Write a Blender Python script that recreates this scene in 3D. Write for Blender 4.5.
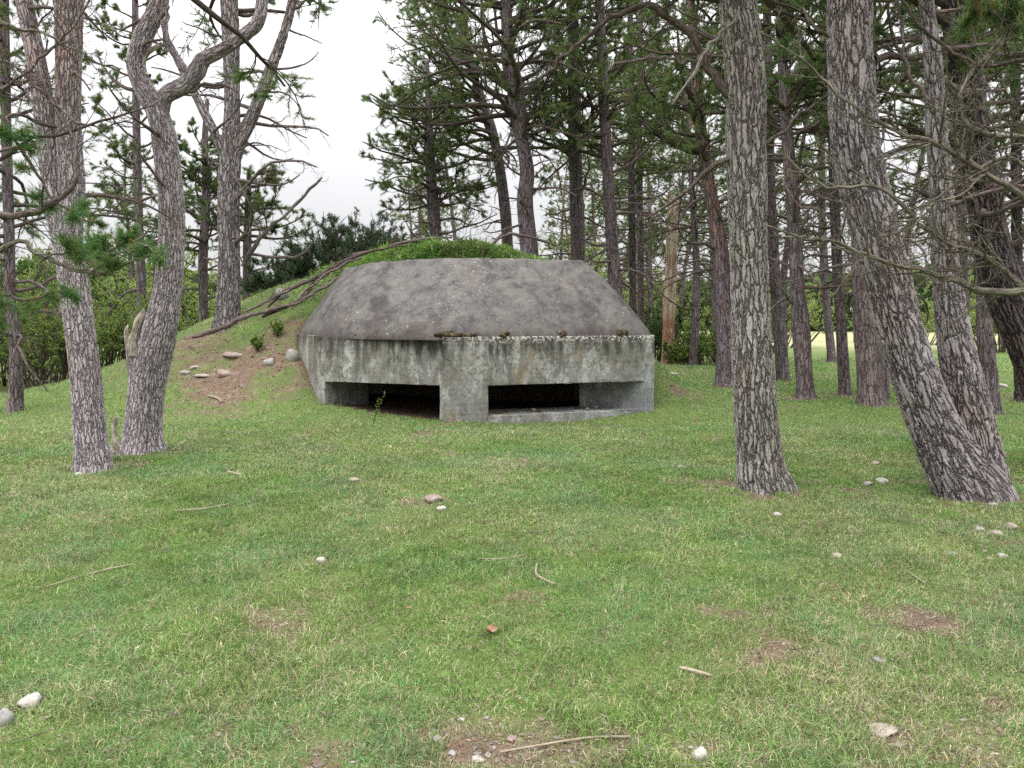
import bpy, bmesh, math
import numpy as np
from math import radians, pi

for o in list(bpy.data.objects):
    bpy.data.objects.remove(o, do_unlink=True)
scene = bpy.context.scene
COL = scene.collection

# ------------------------------------------------------------------ camera
F = 800.0
PITCH = math.atan(64 / 800.0)
CAMZ = 1.6
cam_d = bpy.data.cameras.new('camera')
cam_d.sensor_width = 36.0
cam_d.lens = F / 1024 * 36
cam_d.clip_end = 2000
cam = bpy.data.objects.new('camera', cam_d)
cam.location = (0, 0, CAMZ)
cam.rotation_euler = (pi / 2 - PITCH, 0, 0)
COL.objects.link(cam)
scene.camera = cam

# ------------------------------------------------------------------ world: overcast sky
SUN_EL, SUN_AZ = radians(52), radians(215)     # high, from behind-left of the camera
world = bpy.data.worlds.new("World")
scene.world = world
world.use_nodes = True
wn, wl = world.node_tree.nodes, world.node_tree.links
wn.clear()
wout = wn.new('ShaderNodeOutputWorld')
bg = wn.new('ShaderNodeBackground')
sky = wn.new('ShaderNodeTexSky')
sky.sky_type = 'NISHITA'
sky.sun_disc = False
sky.sun_elevation = SUN_EL
sky.sun_rotation = SUN_AZ
sky.air_density = 1.0
sky.dust_density = 3.0
# cloud layer: thick even cloud, brighter overhead than at the horizon, over the clear sky
tc = wn.new('ShaderNodeTexCoord')
sep = wn.new('ShaderNodeSeparateXYZ')
wl.new(tc.outputs['Generated'], sep.inputs[0])
ramp = wn.new('ShaderNodeMapRange')
ramp.inputs['From Min'].default_value = 0.0
ramp.inputs['From Max'].default_value = 1.0
ramp.inputs['To Min'].default_value = 5.0
ramp.inputs['To Max'].default_value = 36.0
zabs = wn.new('ShaderNodeMath'); zabs.operation = 'MAXIMUM'; zabs.inputs[1].default_value = 0.0
wl.new(sep.outputs['Z'], zabs.inputs[0])
zp = wn.new('ShaderNodeMath'); zp.operation = 'POWER'; zp.inputs[1].default_value = 1.8
wl.new(zabs.outputs[0], zp.inputs[0])
wl.new(zp.outputs[0], ramp.inputs['Value'])
cn = wn.new('ShaderNodeTexNoise')
cn.inputs['Scale'].default_value = 2.2
cn.inputs['Detail'].default_value = 5
wl.new(tc.outputs['Generated'], cn.inputs['Vector'])
cr = wn.new('ShaderNodeMapRange')
cr.inputs['From Min'].default_value = 0.3
cr.inputs['From Max'].default_value = 0.7
cr.inputs['To Min'].default_value = 0.92
cr.inputs['To Max'].default_value = 1.06
wl.new(cn.outputs['Fac'], cr.inputs['Value'])
mul = wn.new('ShaderNodeMath'); mul.operation = 'MULTIPLY'
wl.new(ramp.outputs[0], mul.inputs[0]); wl.new(cr.outputs[0], mul.inputs[1])
tintn = wn.new('ShaderNodeVectorMath'); tintn.operation = 'SCALE'
tintn.inputs[0].default_value = (0.99, 0.985, 1.0)
wl.new(mul.outputs[0], tintn.inputs['Scale'])
mixw = wn.new('ShaderNodeMixRGB')
mixw.inputs[0].default_value = 0.94
wl.new(sky.outputs[0], mixw.inputs[1])
wl.new(tintn.outputs[0], mixw.inputs[2])
wl.new(mixw.outputs[0], bg.inputs['Color'])
bg.inputs['Strength'].default_value = 0.1
wl.new(bg.outputs[0], wout.inputs['Surface'])

sun_d = bpy.data.lights.new('sun', 'SUN')
sun_d.energy = 1.0
sun_d.angle = radians(35)
sun_d.color = (1.0, 0.97, 0.93)
sun = bpy.data.objects.new('sun', sun_d)
sx = math.cos(SUN_EL) * math.sin(SUN_AZ); sy = math.cos(SUN_EL) * math.cos(SUN_AZ); sz = math.sin(SUN_EL)
from mathutils import Vector
sun.rotation_euler = Vector((sx, sy, sz)).to_track_quat('Z', 'Y').to_euler()
COL.objects.link(sun)

vs = scene.view_settings
vs.view_transform = 'Standard'
vs.look = 'None'
vs.exposure = 0.75
vs.gamma = 1.0
vs.use_curve_mapping = False
scene.render.engine = 'CYCLES'
scene.cycles.max_bounces = 6
scene.cycles.diffuse_bounces = 3
scene.cycles.transmission_bounces = 3
scene.cycles.transparent_max_bounces = 4
scene.cycles.glossy_bounces = 2
scene.cycles.use_denoising = False
scene.render.filter_size = 1.35

# ------------------------------------------------------------------ helpers
SP, CP = math.sin(PITCH), math.cos(PITCH)

def at(px, py, D):
    u = (px - 512) / F; v = (384 - py) / F
    d = np.array([u, v * SP + CP, v * CP - SP])
    return np.array([0, 0, CAMZ]) + d * (D / d[1])

def wpx(w, D):                       # a width of w pixels at distance D, in metres
    return w / F * D

def _hash(ix, iy, seed):
    h = (ix.astype(np.int64) * 374761393 + iy.astype(np.int64) * 668265263 + seed * 2147483) & 0xffffffff
    h = ((h ^ (h >> 13)) * 1274126177) & 0xffffffff
    return ((h ^ (h >> 16)) & 0xffff) / 65535.0

def noise2(x, y, seed=0):
    x = np.asarray(x, float); y = np.asarray(y, float)
    ix = np.floor(x); iy = np.floor(y)
    fx = x - ix; fy = y - iy
    fx = fx * fx * (3 - 2 * fx); fy = fy * fy * (3 - 2 * fy)
    a = _hash(ix, iy, seed); b = _hash(ix + 1, iy, seed)
    c = _hash(ix, iy + 1, seed); d = _hash(ix + 1, iy + 1, seed)
    return (a * (1 - fx) + b * fx) * (1 - fy) + (c * (1 - fx) + d * fx) * fy

def fbm(x, y, seed=0, oct=4):
    s = 0; a = 0.5; t = 0
    for k in range(oct):
        s = s + a * noise2(np.asarray(x) * 2 ** k + 17.3 * k, np.asarray(y) * 2 ** k - 9.1 * k, seed + k)
        t += a; a *= 0.5
    return s / t

def sstep(a, b, x):
    t = np.clip((np.asarray(x, float) - a) / (b - a), 0, 1)
    return t * t * (3 - 2 * t)

# bunker plan (shared by the ground)
WALL = np.array([(-3.32, 13.70), (-1.09, 12.85), (-1.09, 12.60), (2.48, 13.90), (2.80, 16.60), (1.2, 18.9), (-2.6, 18.9), (-4.25, 15.75)])

def in_poly(x, y, P):
    x = np.asarray(x, float); y = np.asarray(y, float)
    r = np.zeros(x.shape, bool)
    n = len(P)
    for i in range(n):
        x0, y0 = P[i]; x1, y1 = P[(i + 1) % n]
        if y0 == y1:
            continue
        c = ((y0 > y) != (y1 > y)) & (x < (x1 - x0) * (y - y0) / (y1 - y0) + x0)
        r ^= c
    return r

def ground_z(x, y):
    x = np.asarray(x, float); y = np.asarray(y, float)
    z = 0.10 * (fbm(x * 0.22, y * 0.22, 3, 3) - 0.5) + 0.035 * (fbm(x * 1.1, y * 1.1, 7, 3) - 0.5)
    m = 2.85 * sstep(12.6, 19.2, y) * (1 - sstep(22, 33, y))
    g = sstep(-11.5, -3.6, x) * (1 - sstep(0.6, 4.3, x) * 0.93)
    g = np.where(x > 4.3, 0.07 * (1 - sstep(4.3, 10, x)), g)
    z = z + m * g
    z = z + 0.62 * np.exp(-((x + 1.6) / 2.1) ** 2 - ((y - 18.1) / 0.95) ** 2)
    z = z + (0.16 + .32 * sstep(-3.2, -4.4, x)) * (fbm(x * 1.3, y * 1.3, 21, 4) - 0.5) * sstep(13.2, 15.8, y) * g
    z = z - 0.21 * np.exp(-((x - 1.6) / 2.1) ** 2 - ((y - 13.4) / 1.2) ** 2)
    far = sstep(60, 260, y)
    z = z + far * 3.0 + 0.6 * (fbm(x * 0.03, y * 0.03, 5, 2) - 0.5) * sstep(30, 80, np.hypot(x, y))
    return z

def hit(px, py, dmin=2.0, dmax=80):
    prev = None
    for D in np.arange(dmin, dmax, 0.05):
        p = at(px, py, D)
        if p[2] <= float(ground_z(p[0], p[1])):
            return p
    return at(px, py, dmax)

def tag(o, label=None, cat=None, group=None, kind=None):
    if label: o['label'] = label
    if cat: o['category'] = cat
    if group: o['group'] = group
    if kind: o['kind'] = kind
    return o

def empty(name, loc, label, cat, group=None):
    o = bpy.data.objects.new(name, None)
    o.empty_display_size = 0.2
    o.location = tuple(float(v) for v in loc)
    COL.objects.link(o)
    return tag(o, label, cat, group)

def mk(name, V, Q=None, T=None, mat=None, parent=None, attrs=None, smooth=True):
    """one mesh object from vertex, quad and triangle arrays given in world space"""
    V = np.asarray(V, np.float32).reshape(-1, 3).copy()
    if parent is not None:
        V -= np.array(parent.location, np.float32)
    Q = np.zeros((0, 4), np.int32) if Q is None or len(Q) == 0 else np.asarray(Q, np.int32).reshape(-1, 4)
    T = np.zeros((0, 3), np.int32) if T is None or len(T) == 0 else np.asarray(T, np.int32).reshape(-1, 3)
    me = bpy.data.meshes.new(name)
    me.vertices.add(len(V)); me.vertices.foreach_set('co', V.ravel())
    nl = len(Q) * 4 + len(T) * 3
    me.loops.add(nl)
    me.loops.foreach_set('vertex_index', np.concatenate([Q.ravel(), T.ravel()]))
    me.polygons.add(len(Q) + len(T))
    st = np.concatenate([np.arange(len(Q)) * 4, len(Q) * 4 + np.arange(len(T)) * 3]).astype(np.int32)
    me.polygons.foreach_set('loop_start', st)
    me.polygons.foreach_set('use_smooth', np.full(len(st), smooth))
    me.update(calc_edges=True)
    for k, a in (attrs or {}).items():
        a = np.asarray(a, np.float32)
        if a.ndim == 1:
            at_ = me.attributes.new(k, 'FLOAT', 'POINT'); at_.data.foreach_set('value', a)
        elif a.shape[1] == 3:
            at_ = me.attributes.new(k, 'FLOAT_VECTOR', 'POINT'); at_.data.foreach_set('vector', a.ravel())
    if mat: me.materials.append(mat)
    o = bpy.data.objects.new(name, me)
    COL.objects.link(o)
    if parent is not None: o.parent = parent
    return o

def norm(a):
    return a / np.maximum(np.linalg.norm(a, axis=-1, keepdims=True), 1e-9)

class Acc:                            # accumulates geometry for one mesh
    def __init__(s):
        s.V = []; s.Q = []; s.T = []; s.B = []; s.O = []; s.n = 0
    def add(s, V, Q=None, T=None, B=None, O=None):
        V = V.reshape(-1, 3)
        s.V.append(V)
        if Q is not None and len(Q): s.Q.append(Q + s.n)
        if T is not None and len(T): s.T.append(T + s.n)
        s.B.append(B.reshape(-1, 3) if B is not None else V)
        s.O.append(O.ravel() if O is not None else np.zeros(len(V)))
        s.n += len(V)
    def build(s, name, mat, parent=None, smooth=True):
        if not s.n: return None
        return mk(name, np.concatenate(s.V), np.concatenate(s.Q) if s.Q else None, np.concatenate(s.T) if s.T else None,
                  mat, parent, {'bark': np.concatenate(s.B), 'tone': np.concatenate(s.O)}, smooth)

def tubes(acc, P, R, k=4, tone=0.0, cap=True):
    """a batch of tubes: P (N,m,3), R (N,m)"""
    N, m, _ = P.shape
    if N == 0: return
    d = norm(np.gradient(P, axis=1))
    md = norm(d.mean(axis=1))
    ref = np.where(np.abs(md[:, 2:3]) < 0.8, np.array([[0, 0, 1.0]]), np.array([[1.0, 0, 0]]))
    ref = np.repeat(ref[:, None, :], m, 1)
    a = norm(np.cross(d, ref)); b = np.cross(d, a)
    th = np.arange(k) * 2 * pi / k
    ring = a[:, :, None, :] * np.cos(th)[None, None, :, None] + b[:, :, None, :] * np.sin(th)[None, None, :, None]
    V = P[:, :, None, :] + ring * R[:, :, None, None]
    L = np.concatenate([np.zeros((N, 1)), np.cumsum(np.linalg.norm(np.diff(P, axis=1), axis=-1), axis=1)], 1)
    off = np.random.RandomState(N + m).rand(N) * 10
    B = np.stack(np.broadcast_arrays(np.cos(th)[None, None, :] * R[:, :, None], np.sin(th)[None, None, :] * R[:, :, None] + off[:, None, None], L[:, :, None]), -1)
    i = np.arange(N)[:, None, None] * (m * k); j = np.arange(m - 1)[None, :, None] * k; c = np.arange(k)[None, None, :]; c2 = (c + 1) % k
    Q = np.stack(np.broadcast_arrays(i + j + c, i + j + c2, i + j + k + c2, i + j + k + c), -1).reshape(-1, 4)
    T = None
    if cap:
        V = V.reshape(-1, 3)
        tip = P[:, -1] + d[:, -1] * R[:, -1:] * 0.8
        V = np.concatenate([V, tip]); B = np.concatenate([B.reshape(-1, 3), B.reshape(N, m, k, 3)[:, -1].mean(1)])
        i2 = np.arange(N)[:, None] * (m * k) + (m - 1) * k
        cc = np.arange(k)[None, :]
        T = np.stack(np.broadcast_arrays(i2 + cc, i2 + (cc + 1) % k, N * m * k + np.arange(N)[:, None]), -1).reshape(-1, 3)
    acc.add(V, Q, T, B, np.full(len(V.reshape(-1, 3)), tone))

def catmull(P, n):
    P = np.asarray(P, float)
    Pp = np.vstack([2 * P[0] - P[1], P, 2 * P[-1] - P[-2]])
    seg = len(P) - 1
    cl = np.concatenate([[0], np.cumsum(np.linalg.norm(np.diff(P[:, :3], axis=0), axis=1))])
    s = np.linspace(0, cl[-1], n)
    k = np.clip(np.searchsorted(cl, s, side='right') - 1, 0, seg - 1)
    t = ((s - cl[k]) / np.maximum(cl[k + 1] - cl[k], 1e-9))[:, None]
    p0, p1, p2, p3 = Pp[k], Pp[k + 1], Pp[k + 2], Pp[k + 3]
    return 0.5 * (2 * p1 + (p2 - p0) * t + (2 * p0 - 5 * p1 + 4 * p2 - p3) * t ** 2 + (3 * p1 - p0 - 3 * p2 + p3) * t ** 3)

def grow(rng, P0, D0, L, m, wig=0.25, trend=(0, 0, 0), tw=0.0):
    """N wandering polylines of m points"""
    N = len(P0)
    P = np.zeros((N, m, 3)); P[:, 0] = P0
    d = norm(np.array(D0, float)); st = (L / (m - 1))[:, None]
    tr = np.asarray(trend, float)
    drift = rng.normal(0, 1, (N, 3)) * wig * 0.5
    for j in range(1, m):
        P[:, j] = P[:, j - 1] + d * st
        drift = drift * 0.5 + rng.normal(0, 1, (N, 3)) * wig * 0.6
        d = norm(d + drift + tr * tw)
    return P

def children(rng, P, R, per, ang=(0.6, 1.1), tmin=0.25, flat=0.0):
    """child starts and directions on a batch of parents"""
    N, m, _ = P.shape
    idx = np.repeat(np.arange(N), per)
    t = rng.uniform(tmin, 0.97, len(idx)) * (m - 1)
    k = np.minimum(t.astype(int), m - 2); f = (t - k)[:, None]
    p = P[idx, k] * (1 - f) + P[idx, k + 1] * f
    r = R[idx, k] * (1 - f[:, 0]) + R[idx, k + 1] * f[:, 0]
    d = norm(P[idx, k + 1] - P[idx, k])
    rv = rng.normal(0, 1, (len(idx), 3)); rv[:, 2] *= (1 - flat)
    perp = norm(rv - (rv * d).sum(1, keepdims=True) * d)
    a = rng.uniform(ang[0], ang[1], len(idx))[:, None]
    return idx, t / (m - 1), p, norm(d * np.cos(a) + perp * np.sin(a)), r

def boughs(rng, acc, P, R, L, live, spec, k0=5, tone=0.0, base_drawn=False):
    """grow sub-branches on main boughs P and return needle tips"""
    if not base_drawn: tubes(acc, P, R, k0, tone)
    par, Rp, Lp, lv = P, R, L, live
    tips = []; tdir = []
    for li, (per, lenf, m, wig, up, kk) in enumerate(spec):
        idx, t, p, d, r = children(rng, par, Rp, per, flat=0.35)
        l = Lp[idx] * lenf * (1.1 - 0.75 * t) * rng.uniform(0.6, 1.25, len(idx))
        C = grow(rng, p, d, l, m, wig, (0, 0, 1), up)
        r0 = np.minimum(r * 0.6, 0.012 * l + 0.0015)
        Rc = r0[:, None] * np.linspace(1, 0.35, m)[None, :]
        Rc = np.maximum(Rc, 0.0016)
        tubes(acc, C, Rc, kk, tone, cap=False)
        par, Rp, Lp, lv = C, Rc, l, lv[idx]
        if li == len(spec) - 1:
            s = lv
            tips.append(C[s, 1]); tdir.append(norm(C[s, 1] - C[s, 0]))
            tips.append(C[s, -1]); tdir.append(norm(C[s, -1] - C[s, -2]))
            tips.append(C[s, m // 2]); tdir.append(norm(C[s, m // 2] - C[s, m // 2 - 1]))
        elif li == len(spec) - 2:
            s = lv
            tips.append(C[s, -1]); tdir.append(norm(C[s, -1] - C[s, -2]))
    return np.concatenate(tips) if tips else np.zeros((0, 3)), np.concatenate(tdir) if tdir else np.zeros((0, 3))

def needle_mesh(rng, tips, dirs, q, ln, w, spread=0.8, shoot=0.12):
    N = len(tips)
    tp = np.repeat(tips, q, 0); dd = np.repeat(dirs, q, 0)
    tp = tp - dd * (rng.uniform(-0.2, 1, (N * q, 1)) * shoot)
    d = norm(dd + norm(rng.normal(0, 1, (N * q, 3))) * rng.uniform(0.5, 1.25, (N * q, 1)) * spread + np.array([0, 0, 0.12]))
    s = norm(np.cross(d, rng.normal(0, 1, (N * q, 3))))
    l = ln * rng.uniform(0.6, 1.2, (N * q, 1)); ww = w * rng.uniform(0.6, 1.2, (N * q, 1))
    V = np.stack([tp - s * ww / 2, tp + s * ww / 2, tp + d * l], 1)
    T = np.arange(N * q * 3).reshape(-1, 3)
    ct = np.repeat(rng.rand(N), q)
    tone = np.repeat(np.clip(ct + rng.normal(0, 0.16, N * q), 0, 1), 3)
    return V.reshape(-1, 3), T, tone

# ------------------------------------------------------------------ materials
def newmat(name):
    m = bpy.data.materials.new(name); m.use_nodes = True
    n = m.node_tree.nodes; n.clear()
    return m, n, m.node_tree.links

def N_(n, t, **kw):
    x = n.new(t)
    for k, v in kw.items():
        if k in x.inputs: x.inputs[k].default_value = v
        else: setattr(x, k, v)
    return x

def ramp_(n, stops, interp='LINEAR'):
    r = n.new('ShaderNodeValToRGB'); r.color_ramp.interpolation = interp
    el = r.color_ramp.elements
    while len(el) < len(stops): el.new(0.5)
    for e, (p, c) in zip(el, stops):
        e.position = p; e.color = (*c, 1) if len(c) == 3 else c
    return r

def g3(v): return (v, v, v)

def mix_(n, l, a, b, f, mode='MIX'):
    x = n.new('ShaderNodeMixRGB'); x.blend_type = mode
    for i, s in ((1, a), (2, b)):
        if hasattr(s, 'default_value') or hasattr(s, 'links'): l.new(s, x.inputs[i])
        else: x.inputs[i].default_value = (*s, 1)
    if hasattr(f, 'links'): l.new(f, x.inputs[0])
    else: x.inputs[0].default_value = f
    return x.outputs[0]

def math_(n, l, op, a, b=None, clamp=False):
    x = n.new('ShaderNodeMath'); x.operation = op; x.use_clamp = clamp
    for i, s in ((0, a), (1, b)):
        if s is None: continue
        if hasattr(s, 'links'): l.new(s, x.inputs[i])
        else: x.inputs[i].default_value = s
    return x.outputs[0]

def vec_scaled(n, l, src, sc, off=(0, 0, 0)):
    mp = n.new('ShaderNodeMapping'); mp.inputs['Scale'].default_value = sc; mp.inputs['Location'].default_value = off
    l.new(src, mp.inputs['Vector']); return mp.outputs[0]

def noise_(n, l, vec, scale, detail=4, rough=0.55, dist=0.0):
    x = N_(n, 'ShaderNodeTexNoise', Scale=scale, Detail=detail, Roughness=rough, Distortion=dist)
    l.new(vec, x.inputs['Vector']); return x.outputs['Fac']

def finish(n, l, col, rough, height=None, dist=0.02, strength=1.0, spec=0.25, m=None, disp=None, disp_scale=0.02):
    b = N_(n, 'ShaderNodeBsdfPrincipled')
    l.new(col, b.inputs['Base Color'])
    b.inputs['Specular IOR Level'].default_value = spec
    if hasattr(rough, 'links'): l.new(rough, b.inputs['Roughness'])
    else: b.inputs['Roughness'].default_value = rough
    if height is not None:
        bp = N_(n, 'ShaderNodeBump', Strength=strength, Distance=dist)
        l.new(height, bp.inputs['Height']); l.new(bp.outputs[0], b.inputs['Normal'])
    o = n.new('ShaderNodeOutputMaterial'); l.new(b.outputs[0], o.inputs['Surface'])
    if disp is not None:
        dn = N_(n, 'ShaderNodeDisplacement', Scale=disp_scale, Midlevel=0.6)
        l.new(disp, dn.inputs['Height']); l.new(dn.outputs[0], o.inputs['Displacement'])
        m.displacement_method = 'BOTH'

def bark_material(name, light, mid, dark, moss=0.0, scale=1.0, real=False, orange=True, red=0.0, stretch=0.17):
    m, n, l = newmat(name)
    at_ = N_(n, 'ShaderNodeAttribute', attribute_name='bark')
    tn = N_(n, 'ShaderNodeAttribute', attribute_name='tone')
    v = at_.outputs['Vector']
    # warp, then tall plates split by thin branching cracks
    wn_ = N_(n, 'ShaderNodeTexNoise', Scale=7 * scale, Detail=5, Roughness=0.62)
    l.new(vec_scaled(n, l, v, (1, 1, 0.45)), wn_.inputs['Vector'])
    sub = n.new('ShaderNodeVectorMath'); sub.operation = 'SUBTRACT'; l.new(wn_.outputs['Color'], sub.inputs[0]); sub.inputs[1].default_value = (0.5, 0.5, 0.5)
    sc = n.new('ShaderNodeVectorMath'); sc.operation = 'MULTIPLY'; l.new(sub.outputs[0], sc.inputs[0]); sc.inputs[1].default_value = (0.075 / scale, 0.075 / scale, 0.16 / scale)
    ad = n.new('ShaderNodeVectorMath'); ad.operation = 'ADD'; l.new(v, ad.inputs[0]); l.new(sc.outputs[0], ad.inputs[1])
    vz = vec_scaled(n, l, ad.outputs[0], (1, 1, stretch))
    vo = N_(n, 'ShaderNodeTexVoronoi', Scale=21 * scale); vo.feature = 'DISTANCE_TO_EDGE'
    l.new(vz, vo.inputs['Vector'])
    vc = N_(n, 'ShaderNodeTexVoronoi', Scale=21 * scale); l.new(vz, vc.inputs['Vector'])
    rn = noise_(n, l, vec_scaled(n, l, ad.outputs[0], (1, 1, 0.13)), 20 * scale, 3, 0.5)
    ridge = math_(n, l, 'MULTIPLY', math_(n, l, 'ABSOLUTE', math_(n, l, 'SUBTRACT', rn, 0.5)), 1.6)
    rn2 = noise_(n, l, vec_scaled(n, l, ad.outputs[0], (1, 1, 0.2)), 52 * scale, 3, 0.55)
    ridge2 = math_(n, l, 'MULTIPLY', math_(n, l, 'ABSOLUTE', math_(n, l, 'SUBTRACT', rn2, 0.5)), 3.0)
    wid = math_(n, l, 'MULTIPLY', noise_(n, l, v, 6, 3, 0.5), 0.17)
    dv = math_(n, l, 'DIVIDE', vo.outputs['Distance'], math_(n, l, 'ADD', wid, 0.012))
    dr = math_(n, l, 'DIVIDE', ridge, math_(n, l, 'ADD', wid, 0.004))
    pl = math_(n, l, 'SMOOTH_MIN', dv, dr)
    pl.node.inputs[2].default_value = 0.25
    pl = ramp_link(n, l, pl, 0.05, 1.0)
    fine = noise_(n, l, vec_scaled(n, l, v, (1, 1, 0.3)), 90, 5, 0.7)
    blot = noise_(n, l, v, 3.5, 4, 0.6)
    col = mix_(n, l, mid, light, ramp_link(n, l, fine, 0.35, 0.68))
    hs = N_(n, 'ShaderNodeSeparateColor'); l.new(vc.outputs['Color'], hs.inputs[0])
    col = mix_(n, l, col, tuple(c * 0.66 for c in mid), math_(n, l, 'MULTIPLY', hs.outputs[0], 0.6))
    col = mix_(n, l, col, tuple(min(1, c * 1.1) for c in light), math_(n, l, 'MULTIPLY', ramp_link(n, l, blot, 0.5, 0.7), 0.6))
    rb = noise_(n, l, vec_scaled(n, l, v, (1, 1, 0.5)), 1.6, 4, 0.6)
    col = mix_(n, l, col, (0.26, 0.18, 0.15), math_(n, l, 'MULTIPLY', ramp_link(n, l, rb, 0.5, 0.68), 0.45))
    if moss:
        mo = noise_(n, l, v, 5, 5, 0.65)
        col = mix_(n, l, col, (0.19, 0.21, 0.13), math_(n, l, 'MULTIPLY', ramp_link(n, l, mo, 0.48, 0.66), moss))
    if orange:
        ofac = math_(n, l, 'MULTIPLY', tn.outputs['Fac'], ramp_link(n, l, noise_(n, l, v, 7, 4, 0.6), 0.42, 0.6))
        col = mix_(n, l, col, (0.34, 0.19, 0.135), math_(n, l, 'MULTIPLY', ofac, 0.8))
    # furrow floor has older, darker cork
    fcol = mix_(n, l, dark, col, ramp_link(n, l, pl, 0.0, 0.6))
    fcol = mix_(n, l, tuple(c * 1.6 for c in dark), fcol, ramp_link(n, l, ridge2, -0.25, 0.25))
    h = math_(n, l, 'ADD', math_(n, l, 'MULTIPLY', pl, 0.8), math_(n, l, 'MULTIPLY', math_(n, l, 'MINIMUM', ridge2, 0.6), 0.22))
    h = math_(n, l, 'ADD', h, math_(n, l, 'MULTIPLY', fine, 0.3))
    if real:
        finish(n, l, fcol, 0.9, h, 0.007 / scale, 0.7, 0.15, m, h, 0.022 / scale)
    else:
        finish(n, l, fcol, 0.9, h, 0.014 / scale, 0.9, 0.15)
    return m

def ramp_link(n, l, src, a, b):
    x = n.new('ShaderNodeMapRange'); x.inputs['From Min'].default_value = a; x.inputs['From Max'].default_value = b
    l.new(src, x.inputs['Value']); return x.outputs[0]

M = {}
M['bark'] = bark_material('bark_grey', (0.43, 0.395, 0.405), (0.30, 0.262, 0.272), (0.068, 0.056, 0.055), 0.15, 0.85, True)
M['bark_moss'] = bark_material('bark_grey_lichen', (0.43, 0.41, 0.395), (0.30, 0.272, 0.262), (0.075, 0.062, 0.055), 0.45, 1.0, True)
M['bark_pale'] = bark_material('bark_pale', (0.60, 0.545, 0.57), (0.43, 0.38, 0.40), (0.12, 0.095, 0.1), 0.1, 1.6, True)
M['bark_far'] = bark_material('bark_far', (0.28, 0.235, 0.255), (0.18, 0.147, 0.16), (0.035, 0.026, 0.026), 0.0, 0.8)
M['bark_dark'] = bark_material('bark_dark', (0.17, 0.145, 0.15), (0.10, 0.082, 0.085), (0.025, 0.02, 0.02), 0.0, 0.9, True)
M['twig'] = bark_material('twig_bark', (0.16, 0.13, 0.11), (0.09, 0.072, 0.062), (0.04, 0.03, 0.025), 0.0, 2.0)
M['twig_dead'] = bark_material('twig_dead', (0.26, 0.235, 0.19), (0.14, 0.125, 0.09), (0.07, 0.06, 0.05), 0.5, 2.0)
M['twig_grey'] = bark_material('twig_grey', (0.26, 0.215, 0.205), (0.14, 0.11, 0.105), (0.07, 0.05, 0.05), 0.1, 2.0)

def leafmat(name, stops, trans=0.35, rough=0.55):
    m, n, l = newmat(name)
    tn = N_(n, 'ShaderNodeAttribute', attribute_name='tone')
    r = ramp_(n, stops); l.new(tn.outputs['Fac'], r.inputs[0])
    b = N_(n, 'ShaderNodeBsdfPrincipled', Roughness=rough); b.inputs['Specular IOR Level'].default_value = 0.3
    l.new(r.outputs[0], b.inputs['Base Color'])
    t = n.new('ShaderNodeBsdfTranslucent')
    l.new(mix_(n, l, r.outputs[0], (0.9, 1.0, 0.5), 1.0, 'MULTIPLY'), t.inputs['Color'])
    mx = n.new('ShaderNodeMixShader'); mx.inputs[0].default_value = trans
    l.new(b.outputs[0], mx.inputs[1]); l.new(t.outputs[0], mx.inputs[2])
    o = n.new('ShaderNodeOutputMaterial'); l.new(mx.outputs[0], o.inputs['Surface'])
    return m

M['needles'] = leafmat('pine_needles', [(0, (0.055, 0.09, 0.038)), (0.4, (0.10, 0.165, 0.06)), (0.78, (0.14, 0.21, 0.08)), (0.9, (0.19, 0.24, 0.09)), (1, (0.26, 0.16, 0.08))], 0.45)
M['needles_bright'] = leafmat('pine_needles_young', [(0, (0.04, 0.10, 0.03)), (0.6, (0.09, 0.20, 0.06)), (0.92, (0.15, 0.27, 0.09)), (1, (0.27, 0.12, 0.05))], 0.4)
M['juniper'] = leafmat('juniper', [(0, (0.03, 0.055, 0.03)), (1, (0.09, 0.13, 0.065))], 0.2)
M['leaf_green'] = leafmat('leaf_green', [(0, (0.10, 0.15, 0.045)), (0.6, (0.19, 0.26, 0.08)), (1, (0.32, 0.38, 0.15))], 0.5)
M['leaf_dark'] = leafmat('leaf_dark', [(0, (0.035, 0.07, 0.022)), (1, (0.12, 0.18, 0.055))], 0.35)
M['leaf_far'] = leafmat('leaf_far', [(0, (0.20, 0.27, 0.10)), (1, (0.38, 0.44, 0.20))], 0.5)

# grass blades carry their own colour
m, n, l = newmat('grass_blades')
ga = N_(n, 'ShaderNodeAttribute', attribute_name='hue')
b = N_(n, 'ShaderNodeBsdfPrincipled', Roughness=0.5); b.inputs['Specular IOR Level'].default_value = 0.3
l.new(ga.outputs['Vector'], b.inputs['Base Color'])
t = n.new('ShaderNodeBsdfTranslucent'); l.new(ga.outputs['Vector'], t.inputs['Color'])
mx = n.new('ShaderNodeMixShader'); mx.inputs[0].default_value = 0.35
l.new(b.outputs[0], mx.inputs[1]); l.new(t.outputs[0], mx.inputs[2])
o = n.new('ShaderNodeOutputMaterial'); l.new(mx.outputs[0], o.inputs['Surface'])
M['grass'] = m

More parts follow.
